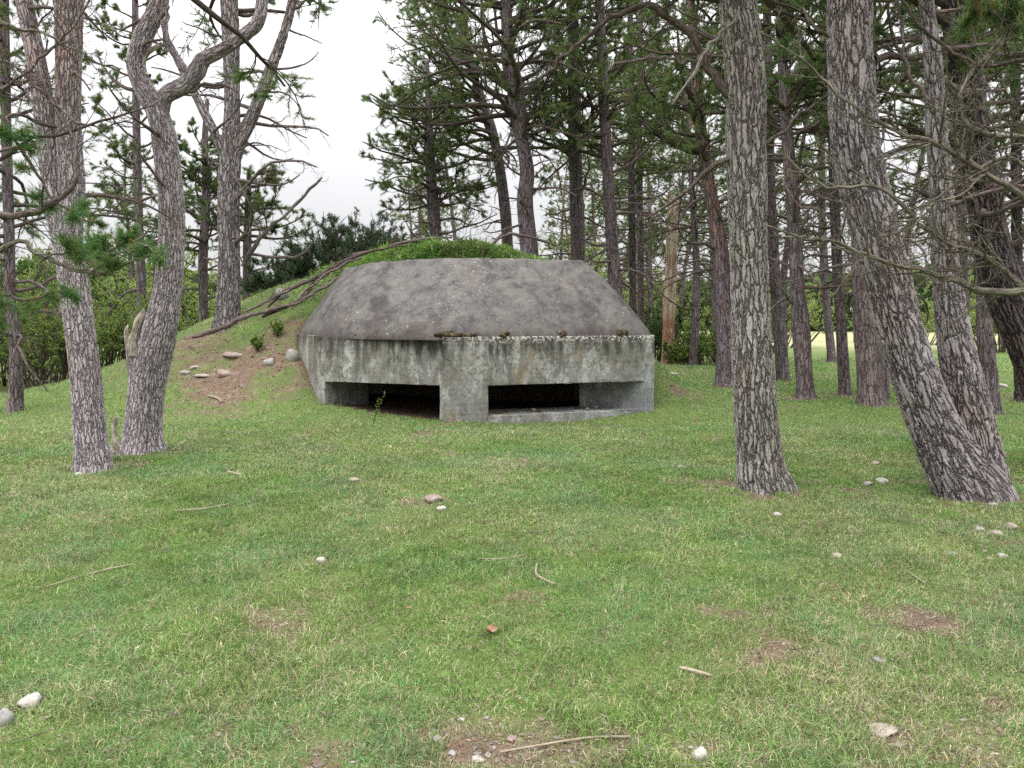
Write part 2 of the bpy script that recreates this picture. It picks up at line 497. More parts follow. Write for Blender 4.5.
# ground
m, n, l = newmat('turf_and_soil')
geo = n.new('ShaderNodeNewGeometry'); pos = geo.outputs['Position']
da = N_(n, 'ShaderNodeAttribute', attribute_name='bare')
fine = noise_(n, l, pos, 60, 6, 0.7)
mid = noise_(n, l, pos, 6, 5, 0.6)
big = noise_(n, l, pos, 0.7, 4, 0.55)
gr = mix_(n, l, (0.07, 0.11, 0.03), (0.15, 0.20, 0.06), ramp_link(n, l, fine, 0.35, 0.7))
gr = mix_(n, l, gr, (0.20, 0.19, 0.09), math_(n, l, 'MULTIPLY', ramp_link(n, l, mid, 0.5, 0.72), 0.5))
gr = mix_(n, l, gr, (0.07, 0.12, 0.04), math_(n, l, 'MULTIPLY', ramp_link(n, l, big, 0.45, 0.65), 0.5))
so = mix_(n, l, (0.075, 0.052, 0.035), (0.20, 0.14, 0.10), ramp_link(n, l, fine, 0.3, 0.7))
so = mix_(n, l, so, (0.26, 0.215, 0.165), math_(n, l, 'MULTIPLY', ramp_link(n, l, mid, 0.5, 0.7), 0.6))
fa = N_(n, 'ShaderNodeAttribute', attribute_name='meadow')
col = mix_(n, l, gr, so, da.outputs['Fac'])
col = mix_(n, l, col, (0.28, 0.285, 0.15), fa.outputs['Fac'])
finish(n, l, col, 0.95, fine, 0.02, 0.8, 0.1)
M['ground'] = m

# concrete
def concrete(name, base, lightc, darkc, kind):
    m, n, l = newmat(name)
    geo = n.new('ShaderNodeNewGeometry'); pos = geo.outputs['Position']
    sepx = n.new('ShaderNodeSeparateXYZ'); l.new(pos, sepx.inputs[0])
    fine = noise_(n, l, pos, 38, 5, 0.6)
    mid = noise_(n, l, pos, 5, 7, 0.65, 0.4)
    big = noise_(n, l, pos, 1.3, 5, 0.6, 0.6)
    col = mix_(n, l, base, lightc, ramp_link(n, l, mid, 0.36, 0.68))
    if kind == 'wall':
        sp_ = noise_(n, l, pos, 11, 7, 0.8, 0.3)
        # run-off streaks down from the ledge
        st = noise_(n, l, vec_scaled(n, l, pos, (7, 7, 0.7)), 1.0, 6, 0.7, 0.3)
        st2 = noise_(n, l, vec_scaled(n, l, pos, (2.6, 2.6, 0.9), (3, 1, 0)), 1.0, 7, 0.72, 0.5)
        topm = ramp_link(n, l, sepx.outputs['Z'], 0.35, 1.25)
        dk = math_(n, l, 'MULTIPLY', ramp_link(n, l, st, 0.42, 0.56), math_(n, l, 'ADD', math_(n, l, 'MULTIPLY', topm, 0.6), 0.08))
        col = mix_(n, l, col, (0.05, 0.048, 0.04), dk)
        col = mix_(n, l, col, (0.45, 0.445, 0.42), math_(n, l, 'MULTIPLY', math_(n, l, 'MULTIPLY', ramp_link(n, l, st2, 0.47, 0.57), ramp_link(n, l, sp_, 0.42, 0.52)), 0.85))
        col = mix_(n, l, col, (0.12, 0.115, 0.08), math_(n, l, 'MULTIPLY', ramp_link(n, l, big, 0.5, 0.66), 0.55))
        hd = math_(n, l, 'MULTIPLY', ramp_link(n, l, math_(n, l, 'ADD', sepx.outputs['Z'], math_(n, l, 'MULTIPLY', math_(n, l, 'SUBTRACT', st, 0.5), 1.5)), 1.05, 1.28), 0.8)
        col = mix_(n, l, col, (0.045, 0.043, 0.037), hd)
        # rust-brown spots, and dark algae speckle
        sp = noise_(n, l, pos, 17, 6, 0.8, 0.3)
        col = mix_(n, l, col, (0.035, 0.032, 0.028), math_(n, l, 'MULTIPLY', ramp_link(n, l, sp, 0.54, 0.64), 0.75))
        br = noise_(n, l, pos, 2.4, 4, 0.6)
        col = mix_(n, l, col, (0.24, 0.17, 0.10), math_(n, l, 'MULTIPLY', ramp_link(n, l, br, 0.58, 0.7), 0.5))
        col = mix_(n, l, col, (0.15, 0.17, 0.21), math_(n, l, 'MULTIPLY', math_(n, l, 'MULTIPLY', ramp_link(n, l, sepx.outputs['X'], 0.6, 2.2), ramp_link(n, l, sepx.outputs['Z'], 0.9, 0.5)), 0.4))
        # flaking lime along the ledge
        fl = noise_(n, l, pos, 24, 5, 0.75)
        lx = math_(n, l, 'MULTIPLY', ramp_link(n, l, sepx.outputs['Z'], 1.2, 1.31), ramp_link(n, l, fl, 0.5, 0.56))
        col = mix_(n, l, col, (0.60, 0.58, 0.54), math_(n, l, 'MULTIPLY', lx, ramp_link(n, l, sepx.outputs['X'], -1.4, -0.6)))
        bd = N_(n, 'ShaderNodeTexWave', Scale=0.8, Distortion=1.0); bd.bands_direction = 'Z'; l.new(vec_scaled(n, l, pos, (1, 1, 5)), bd.inputs['Vector'])
        h = math_(n, l, 'ADD', math_(n, l, 'MULTIPLY', fine, 0.5), math_(n, l, 'MULTIPLY', mid, 0.8))
        h = math_(n, l, 'ADD', h, math_(n, l, 'MULTIPLY', bd.outputs['Fac'], 0.1))
        h = math_(n, l, 'ADD', h, math_(n, l, 'MULTIPLY', sp, -0.6))
    else:
        dirn = n.new('ShaderNodeMapping'); dirn.inputs['Rotation'].default_value = (0, 0, radians(20)); dirn.inputs['Scale'].default_value = (1.6, 0.8, 0.7)
        l.new(pos, dirn.inputs['Vector'])
        st = noise_(n, l, dirn.outputs[0], 1.3, 7, 0.68, 0.7)
        col = mix_(n, l, col, (0.05, 0.043, 0.046), math_(n, l, 'MULTIPLY', ramp_link(n, l, st, 0.47, 0.60), 0.8))
        md = noise_(n, l, vec_scaled(n, l, pos, (1, 1, 1), (4, 2, 1)), 3.2, 8, 0.75, 0.5)
        col = mix_(n, l, col, (0.18, 0.168, 0.15), math_(n, l, 'MULTIPLY', ramp_link(n, l, md, 0.50, 0.66), 0.6))
        col = mix_(n, l, col, (0.05, 0.042, 0.045), math_(n, l, 'MULTIPLY', ramp_link(n, l, md, 0.46, 0.36), 0.7))
        # speckle of pale lichen and pits over the front ridge
        rdg = math_(n, l, 'MULTIPLY', ramp_link(n, l, sepx.outputs['X'], -1.9, -1.0), ramp_link(n, l, sepx.outputs['X'], 0.4, -0.4))
        ls = noise_(n, l, pos, 19, 6, 0.8)
        col = mix_(n, l, col, (0.36, 0.34, 0.34), math_(n, l, 'MULTIPLY', rdg, ramp_link(n, l, ls, 0.60, 0.64)))
        col = mix_(n, l, col, (0.14, 0.12, 0.10), math_(n, l, 'MULTIPLY', ramp_link(n, l, big, 0.52, 0.68), 0.5))
        sp = noise_(n, l, pos, 14, 6, 0.8)
        col = mix_(n, l, col, (0.03, 0.025, 0.025), math_(n, l, 'MULTIPLY', ramp_link(n, l, sp, 0.55, 0.66), 0.75))
        edge = math_(n, l, 'MULTIPLY', ramp_link(n, l, sepx.outputs['Z'], 1.75, 1.36), ramp_link(n, l, noise_(n, l, pos, 5, 6, 0.75), 0.42, 0.58))
        col = mix_(n, l, col, (0.07, 0.055, 0.045), math_(n, l, 'MULTIPLY', edge, 0.5))
        lich = N_(n, 'ShaderNodeTexVoronoi', Scale=9.0); l.new(pos, lich.inputs['Vector'])
        lm = math_(n, l, 'MULTIPLY', ramp_link(n, l, lich.outputs['Distance'], 0.17, 0.09), ramp_link(n, l, big, 0.5, 0.58))
        col = mix_(n, l, col, (0.36, 0.34, 0.34), math_(n, l, 'MULTIPLY', lm, 0.8))
        h = math_(n, l, 'ADD', math_(n, l, 'MULTIPLY', fine, 0.6), math_(n, l, 'MULTIPLY', sp, -0.9))
    col = mix_(n, l, col, (0.05, 0.045, 0.04), math_(n, l, 'MULTIPLY', ramp_link(n, l, fine, 0.62, 0.78), 0.3))
    finish(n, l, col, 0.92, h, 0.012, 0.6, 0.12)
    return m
M['wall'] = concrete('weathered_wall_concrete', (0.17, 0.165, 0.15), (0.29, 0.287, 0.272), (0.1, 0.1, 0.1), 'wall')
M['roof'] = concrete('weathered_roof_concrete', (0.092, 0.089, 0.083), (0.13, 0.126, 0.118), (0.1, 0.1, 0.1), 'roof')

def simple(name, a, b_, scale=12, rough=0.9, bump=0.01, spots=None):
    m, n, l = newmat(name)
    tc_ = n.new('ShaderNodeTexCoord'); v = tc_.outputs['Object']
    f = noise_(n, l, v, scale, 7, 0.7)
    col = mix_(n, l, a, b_, ramp_link(n, l, f, 0.35, 0.65))
    if spots:
        col = mix_(n, l, col, spots, ramp_link(n, l, noise_(n, l, v, scale * 0.4, 4, 0.6), 0.55, 0.68))
    finish(n, l, col, rough, f, bump, 0.8, 0.2)
    return m
M['stone_white'] = simple('stone_white', (0.25, 0.235, 0.21), (0.44, 0.42, 0.385), 25, 0.85, 0.006, (0.22, 0.20, 0.15))
M['stone_grey'] = simple('stone_grey', (0.18, 0.175, 0.17), (0.33, 0.315, 0.30), 18, 0.9, 0.01, (0.24, 0.25, 0.18))
M['stone_pink'] = simple('stone_pink', (0.19, 0.135, 0.115), (0.28, 0.215, 0.19), 18, 0.9, 0.01, (0.34, 0.32, 0.28))
M['stone_tan'] = simple('stone_tan', (0.21, 0.175, 0.14), (0.33, 0.285, 0.24), 22, 0.9, 0.006, (0.3, 0.26, 0.2))
M['litter'] = simple('needle_litter', (0.16, 0.09, 0.05), (0.33, 0.21, 0.13), 60, 0.95, 0.01)
m, n, l = newmat('bare_dead_wood')
ba = N_(n, 'ShaderNodeAttribute', attribute_name='bark'); v = ba.outputs['Vector']
sg = noise_(n, l, vec_scaled(n, l, v, (1, 1, 0.15)), 45, 5, 0.7)
bl = noise_(n, l, v, 14, 4, 0.6)
col = mix_(n, l, (0.14, 0.115, 0.09), (0.50, 0.45, 0.38), ramp_link(n, l, sg, 0.38, 0.58))
col = mix_(n, l, col, (0.20, 0.165, 0.13), math_(n, l, 'MULTIPLY', ramp_link(n, l, bl, 0.48, 0.62), 0.8))
finish(n, l, col, 0.9, sg, 0.012, 1.0, 0.1)
M['dead_wood'] = m
M['stick'] = simple('dry_stick', (0.21, 0.17, 0.12), (0.34, 0.29, 0.22), 30, 0.85, 0.003)
M['leaf_brown'] = simple('dry_leaf', (0.17, 0.10, 0.06), (0.28, 0.18, 0.11), 40, 0.8, 0.002)
M['moss'] = simple('brown_moss', (0.035, 0.027, 0.018), (0.11, 0.075, 0.045), 50, 0.95, 0.02, (0.13, 0.14, 0.05))
# snag: bare wood, red rotten below
m, n, l = newmat('rotting_snag')
ba = N_(n, 'ShaderNodeAttribute', attribute_name='bark'); v = ba.outputs['Vector']
sg = noise_(n, l, vec_scaled(n, l, v, (1, 1, 0.12)), 12, 3, 0.55)
col = mix_(n, l, (0.30, 0.20, 0.15), (0.56, 0.46, 0.37), ramp_link(n, l, sg, 0.35, 0.6))
sz_ = n.new('ShaderNodeSeparateXYZ'); l.new(v, sz_.inputs[0])
redz = math_(n, l, 'MULTIPLY', ramp_link(n, l, sz_.outputs['Z'], 2.4, 1.7), ramp_link(n, l, noise_(n, l, vec_scaled(n, l, v, (1, 1, 0.3)), 9, 4, 0.6), 0.36, 0.5))
col = mix_(n, l, col, (0.25, 0.10, 0.055), math_(n, l, 'MULTIPLY', redz, 0.8))
finish(n, l, col, 0.9, sg, 0.015, 0.7, 0.1)
M['snag'] = m

# ------------------------------------------------------------------ ground
def bare(x, y):
    """0..1 where soil, needle litter and gravel show through the turf"""
    x = np.asarray(x, float); y = np.asarray(y, float)
    wob = fbm(x * 2.2, y * 2.2, 40, 4) - 0.5
    def spot(cx, cy, rx, ry, a=1.0):
        return a * np.exp(-((x - cx) / rx) ** 2 - ((y - cy) / ry) ** 2)
    s = np.zeros_like(x)
    for px, py, rx, ry, a in BARE_SPOTS:
        c = _bs[(px, py)]
        s = np.maximum(s, spot(c[0], c[1], rx, ry, a))
    # worn patches all over the foreground
    s = np.maximum(s, 0.5 * sstep(0.56, 0.74, fbm(x * 0.9, y * 0.9, 55, 4)))
    for fx_, fy_ in RING:
        s = np.maximum(s, 0.95 * np.exp(-((x - fx_) / .5) ** 2 - ((y - fy_) / .5) ** 2))
    wob2 = fbm(x * 7, y * 7, 44, 4) - 0.5
    return np.clip((s + wob * 1.1 + wob2 * 1.3 - 0.42) * 1.9, 0, 1)
RING = [tuple(hit(px, py)[:2]) for px, py in ((93, 470), (142, 452), (766, 489), (972, 496), (806, 399), (871, 405), (992, 414), (845, 395), (728, 386), (228, 322))]
BARE_SPOTS = [(425, 503, 0.35, 0.28, 0.8), (735, 618, 0.35, 0.3, 0.75), (480, 757, 0.95, 0.24, 0.95), (400, 765, .4, .12, .75), (300, 765, 0.5, 0.12, 0.6), (620, 745, 0.45, 0.2, 0.75), (735, 610, .4, .35, .3),
              (800, 655, 0.45, 0.25, 0.6), (880, 740, 0.3, 0.15, 0.6), (1000, 700, 0.3, 0.3, 0.6), (860, 495, 0.7, 0.5, 0.7), (980, 500, 0.6, 0.4, 0.6), (760, 500, 0.45, 0.3, 0.4),
              (232, 378, 1.15, 1.6, 1.08), (265, 355, 1.1, 1.4, 1.08), (205, 352, 0.95, 1.3, .95), (285, 390, 0.6, 0.7, .7), (300, 370, 0.45, 1.0, 1.1), (270, 320, .6, .8, .6), (75, 480, 0.5, 0.4, 0.5),
              (690, 395, 0.5, 0.7, 0.8), (715, 440, 0.5, 0.4, 0.5), (1000, 540, 0.35, 0.3, 0.6), (90, 670, 0.25, 0.15, 0.4), (560, 425, 1.5, 0.2, 0.4)]
_bs = {(p[0], p[1]): hit(p[0], p[1]) for p in BARE_SPOTS}

nx, ny = 420, 460
s = np.linspace(-1, 1, nx); X = 420 * np.sinh(7.2 * s) / np.sinh(7.2)
t = np.linspace(0, 1, ny); Y = -12 + 18 * np.minimum(t / 0.45, 1) ** 0.8 + 0 * t
Y = np.where(t <= 0.72, -8 + 34 * (t / 0.72), 0)
k = (t - 0.72) / 0.28
Y = np.where(t > 0.72, 26 + 0.5 * (np.exp(6.95 * np.clip(k, 0, 1)) - 1), Y)
GX, GY = np.meshgrid(X, Y)
GZ = ground_z(GX, GY)
INNER = (WALL - WALL.mean(0)) * 0.985 + WALL.mean(0)
inside = in_poly(GX, GY, INNER) & (GY < 17.1)
yfr = np.interp(GX, [-4.25, -3.32, -1.09, 2.48, 2.8], [15.75, 13.70, 12.72, 13.90, 14.1])
GZ = np.where(inside, np.minimum(ground_z(GX, np.minimum(yfr, GY)) - 0.04, GZ), GZ)
idx = np.arange(nx * ny).reshape(ny, nx)
Q = np.stack([idx[:-1, :-1], idx[:-1, 1:], idx[1:, 1:], idx[1:, :-1]], -1).reshape(-1, 4)
gx, gy = GX.ravel(), GY.ravel()
br_ = np.where(inside.ravel(), 1.0, bare(gx, gy) * (1 - sstep(24, 40, gy)))
mead = sstep(38, 50, gy + 6 * (fbm(gx * 0.1, gy * 0.1, 8, 2) - 0.5))
gnd = mk('ground', np.stack([gx, gy, GZ.ravel()], 1), Q, None, M['ground'], None, {'bare': br_, 'meadow': mead})
tag(gnd, 'sloping grassy forest floor with worn brown patches', 'ground', None, 'structure')

# ------------------------------------------------------------------ bunker
bunker = empty('bunker', (-0.7, 15.6, 0), 'low grey concrete bunker with sloping faceted roof and two wide firing slits', 'bunker')

def prism(P, z0, z1, nm):
    bm = bmesh.new()
    a = [bm.verts.new((x, y, z0)) for x, y in P]; b = [bm.verts.new((x, y, z1)) for x, y in P]
    bm.faces.new(a[::-1]); bm.faces.new(b)
    for i in range(len(P)):
        j = (i + 1) % len(P); bm.faces.new((a[i], a[j], b[j], b[i]))
    bmesh.ops.recalc_face_normals(bm, faces=bm.faces)
    me = bpy.data.meshes.new(nm); bm.to_mesh(me); bm.free()
    ob = bpy.data.objects.new(nm, me); COL.objects.link(ob); return ob

WT = 1.33
solid = prism(WALL, -0.5, WT, 'wall_solid')
cen = np.array([-0.6, 15.9])
room = prism((WALL - cen) * 0.70 + cen, -0.3, 1.15, 'room')
def slot(A, B, u0, u1, v0, v1, depth, z0, z1, nm):
    A = np.array(A); B = np.array(B); d = B - A; nrm = np.array([-d[1], d[0]]) / np.linalg.norm(d)
    if np.dot(nrm, cen - A) < 0: nrm = -nrm
    P = [A + d * u0 - nrm * 0.3, A + d * u1 - nrm * 0.3, A + d * u1, A + d * v1 + nrm * depth, A + d * v0 + nrm * depth, A + d * u0]
    return prism(P, z0, z1, nm)
s1 = slot(WALL[0], WALL[1], 0.05, 0.965, 0.15, 0.9, 1.4, -0.12, 0.545, 's1')
s2 = slot(WALL[2], WALL[3], 0.195, 0.948, 0.21, 0.60, 1.4, 0.05, 0.545, 's2')
for c in (room, s1, s2):
    md = solid.modifiers.new('b', 'BOOLEAN'); md.operation = 'DIFFERENCE'; md.object = c; md.solver = 'EXACT'
bv = solid.modifiers.new('bev', 'BEVEL'); bv.width = 0.02; bv.segments = 2; bv.limit_method = 'ANGLE'; bv.angle_limit = radians(35)
bpy.context.view_layer.update()
dg = bpy.context.evaluated_depsgraph_get()
wme = bpy.data.meshes.new_from_object(solid.evaluated_get(dg))
for c in (room, s1, s2, solid): bpy.data.objects.remove(c, do_unlink=True)
# roughen: subdivide large faces and chip the edges
bm = bmesh.new(); bm.from_mesh(wme)
bmesh.ops.triangulate(bm, faces=bm.faces)
for _ in range(5):
    ed = [e for e in bm.edges if e.calc_length() > 0.12]
    if not ed: break
    bmesh.ops.subdivide_edges(bm, edges=ed, cuts=1)
bmesh.ops.triangulate(bm, faces=bm.faces)
bm.normal_update()
for v in bm.verts:
    nz = float(fbm(v.co.x * 3 + v.co.z * 2.1, v.co.y * 3 + v.co.z * 3.3, 12, 4)) - 0.5
    v.co += v.normal * nz * 0.022
bm.to_mesh(wme); bm.free()
wme.materials.clear(); wme.materials.append(M['wall'])
wme.polygons.foreach_set('use_smooth', np.zeros(len(wme.polygons), bool))
wall = bpy.data.objects.new('wall', wme); COL.objects.link(wall)
for v in wme.vertices: v.co -= bunker.location
wall.parent = bunker

# roof: lofted from the wall head to the flat top
WB = np.delete(WALL, 1, 0)
TOP = np.array([(-2.65, 15.15), (-0.80, 14.65), (1.32, 15.05), (1.55, 16.4), (0.7, 18.6), (-2.0, 18.6), (-3.42, 16.15)])
TZ = np.array([2.68, 2.735, 2.715, 2.70, 2.6, 2.6, 2.62])
def ring(P, per=16):
    n = len(P); out = []
    for i in range(n):
        for k in range(per): out.append(P[i] * (1 - k / per) + P[(i + 1) % n] * (k / per))
    return np.array(out)
def smooth_ring(R, it):
    for _ in range(it): R = 0.5 * R + 0.25 * (np.roll(R, 1, 0) + np.roll(R, -1, 0))
    return R
cb = WB.mean(0)
Wr = ring((WB - cb) * 0.985 + cb); Tr = ring(np.column_stack([TOP, TZ]))
rows = []
nr = 26
rows.append(np.column_stack([Wr, np.full(len(Wr), WT - 0.05)]))
for k in range(nr + 1):
    t = k / nr
    bulge = math.sin(pi * t) * 0.05
    xy = Wr * (1 - t) + Tr[:, :2] * t
    z = WT + 0.035 * min(1, k) + (Tr[:, 2] - WT - 0.035) * (t ** 0.94) + bulge
    r = np.column_stack([xy, z])
    r = smooth_ring(r, int(2 + 5 * min(1, t * 3)))
    rows.append(r)
last = rows[-1]; c3 = last.mean(0) + [0, 0, 0.05]
for q in (0.9, 0.7, 0.45, 0.2):
    rr = last * q + c3 * (1 - q); rows.append(rr)
Rv = np.array(rows); nrw, nc, _ = Rv.shape
flat = Rv.reshape(-1, 3)
out = norm(flat - np.array([-0.7, 16, 0.6]))
nz = (fbm(flat[:, 0] * 1.6 + flat[:, 2], flat[:, 1] * 1.6, 31, 4) - 0.5) * 0.07 + (fbm(flat[:, 0] * 8, flat[:, 1] * 8 + flat[:, 2] * 8, 33, 3) - 0.5) * 0.02
flat = flat + out * nz[:, None]
# broken lower lip
lip = np.zeros(len(flat)); lip[nc:2 * nc] = 1
flat[:, 2] += lip * (fbm(flat[:, 0] * 6, flat[:, 1] * 6, 35, 3) - 0.5) * 0.05
Q = []
for i in range(nrw - 1):
    a = i * nc + np.arange(nc); b_ = i * nc + (np.arange(nc) + 1) % nc
    Q.append(np.stack([a, b_, b_ + nc, a + nc], 1))
flat = np.vstack([flat, c3]); ci = len(flat) - 1
a = (nrw - 1) * nc + np.arange(nc)
Tt = np.stack([a, (nrw - 1) * nc + (np.arange(nc) + 1) % nc, np.full(nc, ci)], 1)
mk('roof', flat, np.concatenate(Q), Tt, M['roof'], bunker)

def rock_mesh(rng, c, sx, sy, sz, rot=0, sub=3, rough=0.25):
    bm = bmesh.new(); bmesh.ops.create_icosphere(bm, subdivisions=sub, radius=1)
    V = np.array([v.co[:] for v in bm.verts]); T = np.array([[v.index for v in f.verts] for f in bm.faces]); bm.free()
    # a few flat cuts make it a stone rather than a ball
    for _ in range(7):
        d = norm(rng.normal(0, 1, 3)); h = rng.uniform(0.55, 0.85)
        ex = V @ d - h; V = V - np.where(ex > 0, ex, 0)[:, None] * d * 0.85
    o1 = rng.rand() * 50
    V = V * (1 + rough * (fbm(V[:, 0] * 2 + o1, V[:, 1] * 2 + V[:, 2] * 1.7, 9, 3) - 0.5))[:, None]
    V = V * [sx, sy, sz]
    cr_, sr = math.cos(rot), math.sin(rot)
    V = np.column_stack([V[:, 0] * cr_ - V[:, 1] * sr, V[:, 0] * sr + V[:, 1] * cr_, V[:, 2]])
    return V + c, T

# chunks of moss, litter and broken mortar on the ledge
rng = np.random.RandomState(5)
def on_front(u, right=True):
    A, B = (WALL[2], WALL[3]) if right else (WALL[0], WALL[1])
    return A + (B - A) * u
for (right, u, sx_, sz_2, mt) in [(True, 0.03, .22, .05, 'moss'), (True, 0.12, .14, .03, 'moss'), (True, 0.27, .12, .035, 'moss'), (True, 0.55, .10, .045, 'moss'), (True, 0.84, .10, .05, 'moss'), (True, .87, .06, .05, 'moss'), (False, 0.3, .16, .05, 'moss'), (False, 0.38, .10, .035, 'moss'), (False, .93, .14, .05, 'moss')]:
    p = on_front(u, right); p = p + (cen - p) / np.linalg.norm(cen - p) * 0.07
    V, T = rock_mesh(rng, np.array([p[0], p[1], WT + 0.03]), sx_ * .8, 0.07, sz_2 * 1.5, 0.35 if right else -0.36, 3, 2.2)
    mk('moss_clump', V, None, T, M[mt], bunker).parent = wall

for k in range(7):
    q = on_front(rng.uniform(.25, .85)); q = q + (cen - q) / np.linalg.norm(cen - q) * rng.uniform(.25, .6)
    V, T = rock_mesh(rng, np.array([q[0], q[1], .07]), rng.uniform(.03, .08), .04, rng.uniform(.02, .04), rng.uniform(0, 3), 2, .8)
    mk('rubble', V, None, T, M['stone_grey' if k % 2 else 'moss'], bunker).parent = wall

# ------------------------------------------------------------------ trees
def stem_geo(acc, P, R, seed, nseg=40, step=0.035, tone_z=None, lump=0.10, flare=0.0):
    """one trunk tube with lumps; P (k,3) trace, R radii"""
    P = np.asarray(P, float); R = np.asarray(R, float)
    L = np.linalg.norm(np.diff(P, axis=0), axis=1).sum()
    n = max(6, int(L / step))
    C = catmull(np.column_stack([P, R]), n)
    C, r = C[:, :3], np.maximum(C[:, 3], 0.004)
    d = norm(np.gradient(C, axis=0))
    a = norm(np.cross(d, np.array([0.0, 1.0, 0.02]))); b = np.cross(d, a)
    th = np.linspace(0, 2 * pi, nseg, endpoint=False)
    s = np.concatenate([[0], np.cumsum(np.linalg.norm(np.diff(C, axis=0), axis=1))])
    TH, S = np.meshgrid(th, s)
    lumpn = 1 + lump * (fbm(np.cos(TH) * 1.3 + seed, S * 1.5 + np.sin(TH) * 1.3, seed % 97, 3) - 0.5) * 2
    if flare:
        lumpn = lumpn * (1 + flare * 1.15 * np.exp(-np.maximum(S - .2, 0) / 0.13) * (0.6 + 0.9 * np.maximum(0, np.sin(TH * 5 + seed + np.sin(TH * 2)))))
    rr = r[:, None] * lumpn
    V = C[:, None, :] + (a[:, None, :] * np.cos(TH)[..., None] + b[:, None, :] * np.sin(TH)[..., None]) * rr[..., None]
    B = np.stack([np.cos(TH) * r[:, None] + seed * 0.37, np.sin(TH) * r[:, None], S], -1)
    O = np.zeros_like(TH) if tone_z is None else sstep(tone_z[0], tone_z[1], C[:, 2])[:, None] * np.ones_like(TH)
    k = nseg
    j = np.arange(n - 1)[:, None] * k; c = np.arange(k)[None, :]
    Q = np.stack(np.broadcast_arrays(j + c, j + (c + 1) % k, j + k + (c + 1) % k, j + k + c), -1).reshape(-1, 4)
    # close the top
    Vf = np.vstack([V.reshape(-1, 3), C[-1] + d[-1] * r[-1] * 0.5])
    T = np.stack([(n - 1) * k + np.arange(k), (n - 1) * k + (np.arange(k) + 1) % k, np.full(k, n * k)], 1)
    acc.add(Vf, Q, T, np.vstack([B.reshape(-1, 3), B[-1, 0]]), np.append(O.ravel(), O[-1, 0]))
    return C, r

